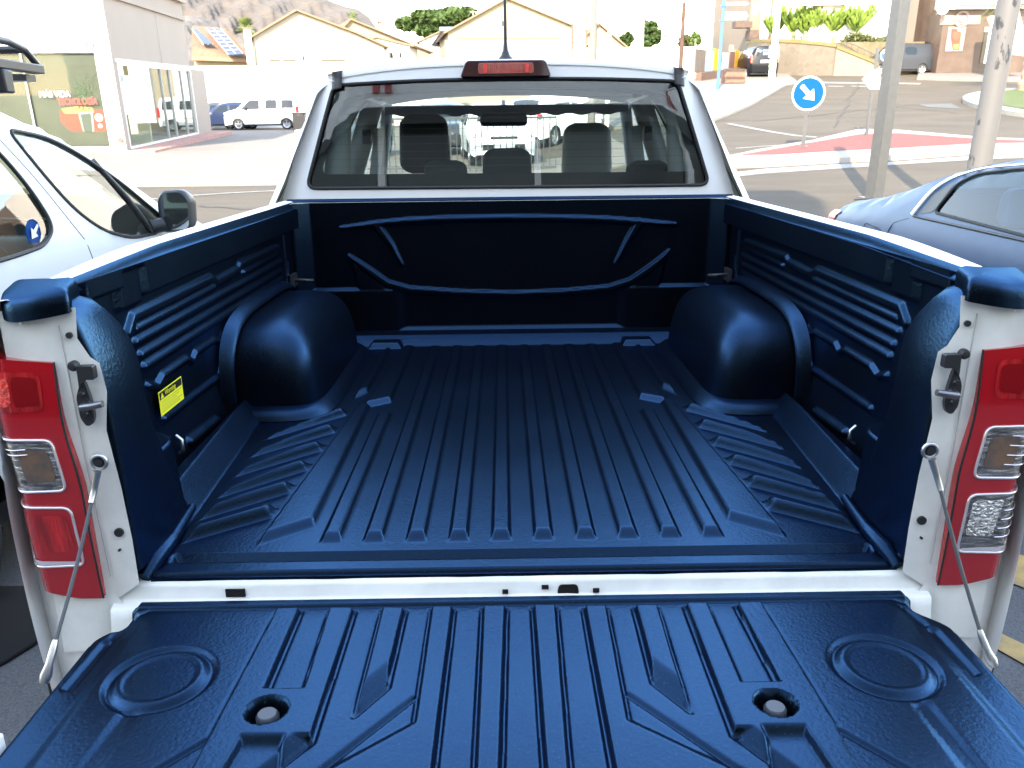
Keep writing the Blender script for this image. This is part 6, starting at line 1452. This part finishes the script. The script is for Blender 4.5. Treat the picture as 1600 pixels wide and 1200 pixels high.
# ---- the white van next to the truck (near, left)
nv = empty('white_minivan', (0, 0, 0), (-TAU, 0, 0), 'white minivan with black mirror and roof rack parked left of the pickup', 'van')
NVG = glass('minivan_glass', (.74, .82, .74), 1.5)
X0 = -2.60
prof = [(.55, .35), (.46, .80), (.52, 1.30), (.66, 1.74, .14), (1.5, 1.765, .5), (2.05, 1.735, .5), (2.40, 1.645, .4), (2.80, 1.49, .3), (3.12, 1.315, .2), (3.28, 1.225, .15), (3.85, 1.09, .2), (4.15, .90, .2), (4.24, .60), (4.20, .35)]
wF = rounded([(2.10, 1.600, .05), (2.36, 1.572, .2), (2.54, 1.510, .2), (2.80, 1.375, .1), (3.075, 1.185, .06), (2.98, 1.115, .05), (2.68, 1.125, .1), (2.44, 1.185, .15), (2.29, 1.290, .15), (2.20, 1.42, .1)], .05, 5)
wR = rounded([(1.02, 1.17, .08), (1.70, 1.165, .2), (1.97, 1.180, .08), (2.09, 1.235, .06), (2.065, 1.36, .1), (2.01, 1.47, .1), (1.93, 1.575, .08), (1.84, 1.615, .05), (1.06, 1.63, .06)], .05, 5)
wQ = rounded([(.66, 1.19, .05), (.92, 1.18, .05), (.94, 1.58, .06), (.72, 1.56, .06)], .05, 4)
t, hN = car('x', 'x', 'x', (0, 0, 0), 0, WHITE, prof, .86, 1.16, [wF, wR, wQ], [1.15, 3.45], ws=((2.42, 1.645), (3.22, 1.24)), rs=((.50, 1.28), (.62, 1.66)), far=False, sp=.09, tum=.30, gm=NVG, root=empty('shell', (X0, 0, 0), parent=nv), rr=.11)
# flatten: shell's parts are the minivan's own parts
for c_ in children(t): c_.parent = nv; c_.location = (X0, 0, 0)
bpy.data.objects.remove(t)
for c_ in children(nv):
    for d_ in children(c_): pass
def hx(y, z, o=0): return (X0+hN(y, z)+o, y, z)
MB().tube([hx(y, z, -.002) for y, z in subdiv(rounded([(1.86, 1.73), (2.02, 1.57, .2), (2.13, 1.42, .2), (2.21, 1.27, .2), (2.31, 1.08, .2), (2.36, .7)], .1, 5, False), .03, False)], .0035, 6).build('door_seam', MATS['seam_dark'], nv)
MB().tube([hx(y, z, -.002) for y, z in subdiv([(1.0, 1.72), (.98, 1.1), (1.0, .6)], .03, False)], .0035, 6).build('door_seam', MATS['seam_dark'], nv)
MB().tube([hx(y, z, -.002) for y, z in subdiv([(3.16, 1.16), (3.20, .9), (3.12, .5)], .03, False)], .0035, 6).build('door_seam', MATS['seam_dark'], nv)
MB().tube([hx(y, z, -.004) for y, z in [(2.66, 1.47), (2.80, 1.30), (2.92, 1.13)]], .016, 8).build('quarter_bar', BLACKP, nv, smooth=True)
MB().tube([hx(2.06, 1.00, .0), hx(2.08, 1.0, .03), hx(2.20, 1.0, .03), hx(2.22, 1.0, 0)], .012, 8).build('door_handle', BLACKP, nv, smooth=True)
# mirror
mr = empty('door_mirror', parent=nv)
mc = T(275, 330, 1, 3.02)
MB().tube([hx(2.93, 1.15, -.01), (mc.x-.05, 2.97, mc.z-.06)], .035, 8).build('mirror_arm', BLACKP, mr, smooth=True)
Q = rounded([(-.075, -.105), (.075, -.095), (.085, .06), (.05, .105), (-.055, .10), (-.080, .05)], .035, 5)
vs = []
for (s_, y_) in ((.90, -.035), (1.0, -.02), (1.0, .03), (.85, .09), (.5, .125)): vs += [(mc.x+u*s_, mc.y+y_, mc.z+v*s_) for u, v in Q]
n = len(Q); MB().add(vs, [(j*n+i, j*n+(i+1) % n, (j+1)*n+(i+1) % n, (j+1)*n+i) for j in range(4) for i in range(n)]+[tuple(4*n+i for i in range(n))]).build('mirror_housing', BLACKP, mr, smooth=60)
MB().add([(mc.x+u*.88, mc.y-.030, mc.z+v*.88) for u, v in Q], [tuple(range(n))]).build('mirror_glass', mat('mirror_glass', (.55, .60, .62), .03, metal=1), mr)
# interior of the minivan: seats, dashboard, floor
MB().box(X0-.72, X0+.72, .6, 3.3, .40, .48).build('floor_pan', CABIN, nv)
def seat2(par, x, y, zt, m_):
    s = empty('seat', parent=par); MB().prism(rounded([(-.25, .5), (.25, .5), (.21, zt-.26), (-.21, zt-.26)], .06, 4), -.07, .07, lambda u, v, h: (x+u, y+h-.15*(v-.5), v)).build('backrest', m_, s, bevel=.03, bseg=3)
    MB().prism(rounded([(-.13, zt-.22), (.13, zt-.22), (.12, zt), (-.12, zt)], .05, 4), -.05, .05, lambda u, v, h: (x+u, y+h-.15*(v-.5), v)).build('headrest', m_, s, bevel=.02, bseg=3)
    MB().box(x-.25, x+.25, y, y+.5, .5, .68).build('cushion', m_, s, bevel=.04)
for dx in (-.36, .36): seat2(nv, X0+dx, 2.25, 1.42, SEATF); seat2(nv, X0+dx, 1.35, 1.36, SEATF)
MB().prism(rounded([(2.75, .6), (2.72, 1.02), (2.80, 1.12), (3.12, 1.10), (3.2, .6)], .05, 4), X0-.70, X0+.70, lambda u, v, h: (h, u, v)).build('dashboard', mat('dash_dark', (.025, .03, .035), .6), nv, bevel=.02)
cc = T(198, 338, 0, X0+.55); MB().lathe([(0, -.03), (.05, -.025), (.065, 0), (.065, .04)], (X0+.50, 2.74, 1.07), 'y', 20).build('air_vent', BLACKP, nv, smooth=40)
MB().tube([(X0-.36+.18*math.cos(a), 2.55+.05*math.sin(a), 1.05+.17*math.sin(a)) for a in [i*math.pi/12 for i in range(24)]], .014, 8, closed=True).build('steering_wheel', BLACKP, nv, smooth=True)
MB().tube([(X0+.45, 3.1, 1.17), (X0, 3.1, 1.18)], .012, 6).build('wiper', BLACKP, nv)
# round blue sticker on the rear side window
p = T(63, 362, 0, -1.765); MB().lathe([(0, 0), (.047, 0), (.047, .003)], (hx(1.93, 1.215, .0)[0], 1.93, 1.235), 'x', 28).build('blue_sticker', BLUE, nv)
sx_ = hx(1.93, 1.215, .0)[0]+.006
MB().prism([(1.955, 1.262), (1.962, 1.255), (1.937, 1.230), (1.948, 1.218), (1.905, 1.212), (1.912, 1.252), (1.925, 1.242)], sx_, sx_+.001, lambda u, v, h: (h, u, v)).build('sticker_arrow', SW, nv)
# roof rack
rk = empty('roof_rack', parent=nv)
RK = mat('rack_black', (.02, .02, .022), .4); ya, za = 1.86, 1.785
for sx_ in (-1.60, -3.45):
    MB().box(sx_-.02, sx_+.02, .7, ya, za-.012, za+.018).build('side_bar', RK, rk, bevel=.004)
    MB().tube([(sx_, .70, 1.86), (sx_, 1.70, 1.86), (sx_, 1.79, 1.845), (sx_, 1.86, 1.80)], .012, 10).build('top_tube', RK, rk, smooth=True)
    for y in (.8, 1.62): MB().box(sx_-.03, sx_+.03, y-.025, y+.025, 1.70, za-.014).build('foot', RK, rk, bevel=.006)
for y in (.75, .95, 1.15, 1.35, 1.55, 1.84): MB().box(-3.43, -1.62, y-.03, y+.03, za-.035, za-.014).build('cross_bar', RK, rk)
MB().tube([(-1.60, 1.79, 1.845), (-3.45, 1.79, 1.845)], .012, 8).build('front_tube', RK, rk)

# ---- the blue-grey sedan on the right, nose towards the camera
sd = empty('blue_grey_sedan', (0, 0, 0), (-TAU, 0, 0), 'blue grey sedan with chrome window frame parked right of the pickup', 'car')
SP_ = mat('sedan_paint', (.048, .084, .145), .42, metal=.1, coat=0, spec=.25)
SG = glass('sedan_glass', (.34, .52, .66), .9)
# build with +y forwards then turn: local y' = 4.75 - y
YR = 4.78; tr = lambda pts: [(YR-y, z) for y, z in pts]
profS = [(0, .40), (-.02, .70), (.04, .93, .08), (.12, 1.06, .06), (.36, 1.12, .06), (.70, 1.155, .3), (.98, 1.215, .3), (1.33, 1.320, .3), (1.62, 1.385, .3), (1.92, 1.425, .4), (2.35, 1.445, .5), (2.9, 1.42, .5), (3.35, 1.26, .3), (3.80, 1.02, .2), (4.5, .92, .3), (4.75, .72, .1), (4.75, .35)]
wS = rounded(tr([(3.205, 1.150), (3.140, 1.300), (3.02, 1.352), (2.74, 1.385), (2.44, 1.397), (2.0, 1.39), (2.0, 1.10), (2.36, 1.118)]), .04, 5)
wS2 = rounded(tr([(1.90, 1.39), (1.35, 1.27), (1.02, 1.07), (1.9, 1.10)]), .04, 5)
t, hS = car('x', 'x', 'x', (0, 0, 0), 0, SP_, profS, .90, 1.02, [wS, wS2], [.98, 3.75], ws=((2.95, 1.41), (3.75, 1.05)), rs=((.80, 1.17), (1.60, 1.385)), far=False, sp=.09, tum=.42, gm=SG, root=empty('shell', parent=sd), rr=.09, rw=.33)
XS = 3.08; MT = Matrix.Translation((XS, YR, 0)) @ Matrix.Rotation(math.pi, 4, 'Z')
for c_ in children(t): c_.parent = sd; c_.matrix_local = MT
bpy.data.objects.remove(t)
def sxp(yT, z, o=0): return (XS-hS(YR-yT, z)-o, yT, z)
fr = rounded([(3.39, 1.12, .06), (3.345, 1.235, .1), (3.24, 1.325, .1), (3.05, 1.378, .2), (2.74, 1.405, .3), (2.44, 1.418, .3), (1.95, 1.41, .3), (1.35, 1.29, .2), (.98, 1.06, .05)], .06, 5, False)
MB().tube([sxp(y, z, .002) for y, z in subdiv(fr, .03, False)], [.006+.012*sstep(3.15, 3.40, y) for y, z in subdiv(fr, .03, False)], 8).build('chrome_trim', mat('satin_chrome', (.78, .80, .82), .22, metal=.9), sd, smooth=True)
MB().tube([sxp(y, z, .002) for y, z in subdiv([(3.38, 1.115), (2.36, 1.100), (1.0, 1.05)], .05, False)], .007, 8).build('waist_trim', BLACKP, sd, smooth=True)
panel(rounded([(3.34, 1.13), (3.30, 1.24), (3.16, 1.31), (3.215, 1.15)], .02, 3), [], .03, lambda y, z: sxp(y, z, .003)).build('pillar_panel', BLACKP, sd, smooth=True)
MB().tube([sxp(y, z, -.002) for y, z in subdiv([(3.52, .6), (3.60, .95), (3.56, 1.06), (3.42, 1.10)], .03, False)], .003, 6).build('door_seam', MATS['seam_dark'], sd)
MB().tube([sxp(y, z, -.002) for y, z in subdiv([(2.28, .5), (2.22, 1.09)], .03, False)], .003, 6).build('door_seam', MATS['seam_dark'], sd)
MB().tube([sxp(y, z, -.001) for y, z in subdiv(rounded([(3.90, 1.03), (3.66, 1.01), (3.65, .90), (3.89, .92)], .03, 4), .03)], .0025, 6, closed=True).build('fuel_flap_seam', MATS['seam_dark'], sd)
for y in (3.18, 1.98): MB().tube([sxp(y+.10, .985, 0), sxp(y+.08, .985, .03), sxp(y-.08, .98, .03), sxp(y-.10, .98, 0)], .013, 8).build('door_handle', CHROME if False else SP_, sd, smooth=True)
tl = rounded([(4.74, .99), (4.63, 1.055), (4.36, 1.065), (4.44, .985), (4.60, .975)], .02, 4)
panel(tl, [], .03, lambda y, z: sxp(y, z, .004)).build('tail_lamp', mat('tail_pink_red', (.55, .03, .04), .15, coat=1), sd, smooth=True)
MB().tube([(XS-hS(.40, 1.11)+.03, YR-.38, 1.128), (XS+.5, YR-.36, 1.175)], .003, 6).build('boot_seam', MATS['seam_dark'], sd)
MB().box(XS-.75, XS+.75, 1.0, 3.9, .35, .42).build('floor_pan', CABIN, sd)
for dx in (-.38, .38):
    for y in (2.05, 3.05): 
        s = empty('seat', parent=sd); MB().prism(rounded([(-.25, .45), (.25, .45), (.21, 1.06), (-.21, 1.06)], .06, 4), -.07, .07, lambda u, v, h: (XS+dx+u, y+h+.15*(v-.5), v)).build('backrest', SEATG, s, bevel=.03)
        MB().prism(rounded([(-.13, 1.07), (.13, 1.07), (.12, 1.27), (-.12, 1.27)], .06, 4), -.05, .05, lambda u, v, h: (XS+dx+u, y+h+.12, v)).build('headrest', SEATG, s, bevel=.02)

# ================================================================ DEALERSHIP BEHIND THE CAMERA (casts the shade, shows in the rear window)
db = thing('dealership_building', 'tall dealership front behind the viewer with dark glass and red fascia', 'building', (0, -5.2, zg(0, -5.2)-.3))
DW = mat('dealer_panel', (.80, .80, .80), .6); 
MB().box(-22, 18, -8, 0, 3.4, 9.4).build('upper_wall', DW, db); MB().box(-22, 18, -8, -7.5, 0, 3.4).build('back_wall', DW, db)
MB().box(-22, 18, -.3, -.25, .3, 3.4).build('shop_glazing', DARKGL, db)
for k in range(17): MB().box(-22+2.5*k-.05, -22+2.5*k+.05, -.24, -.10, .3, 3.4).build('mullion', mat('dealer_white', (.75, .75, .75), .5), db)
MB().box(-22, 18, .02, .6, 3.42, 4.05).build('canopy_band', MATS['dealer_white'], db)
MB().box(-6.2, -.4, -1.0, .4, 9.42, 13.3).build('raised_sign_box', DW, db)
for x in (-8, -7.7, -5, -4.75, -1.9, -1.72, 2.8, 2.98, 3.12, 6.5): MB().box(x-.05, x+.05, .61, .66, 3.60, 3.80).build('red_block', mat('dealer_red', (.35, .02, .02), .5), db)
for k in range(14): MB().box(-21+2.8*k, -19.6+2.8*k, .001, .03, 5.2, 6.8).build('upper_window', DARKGL, db)
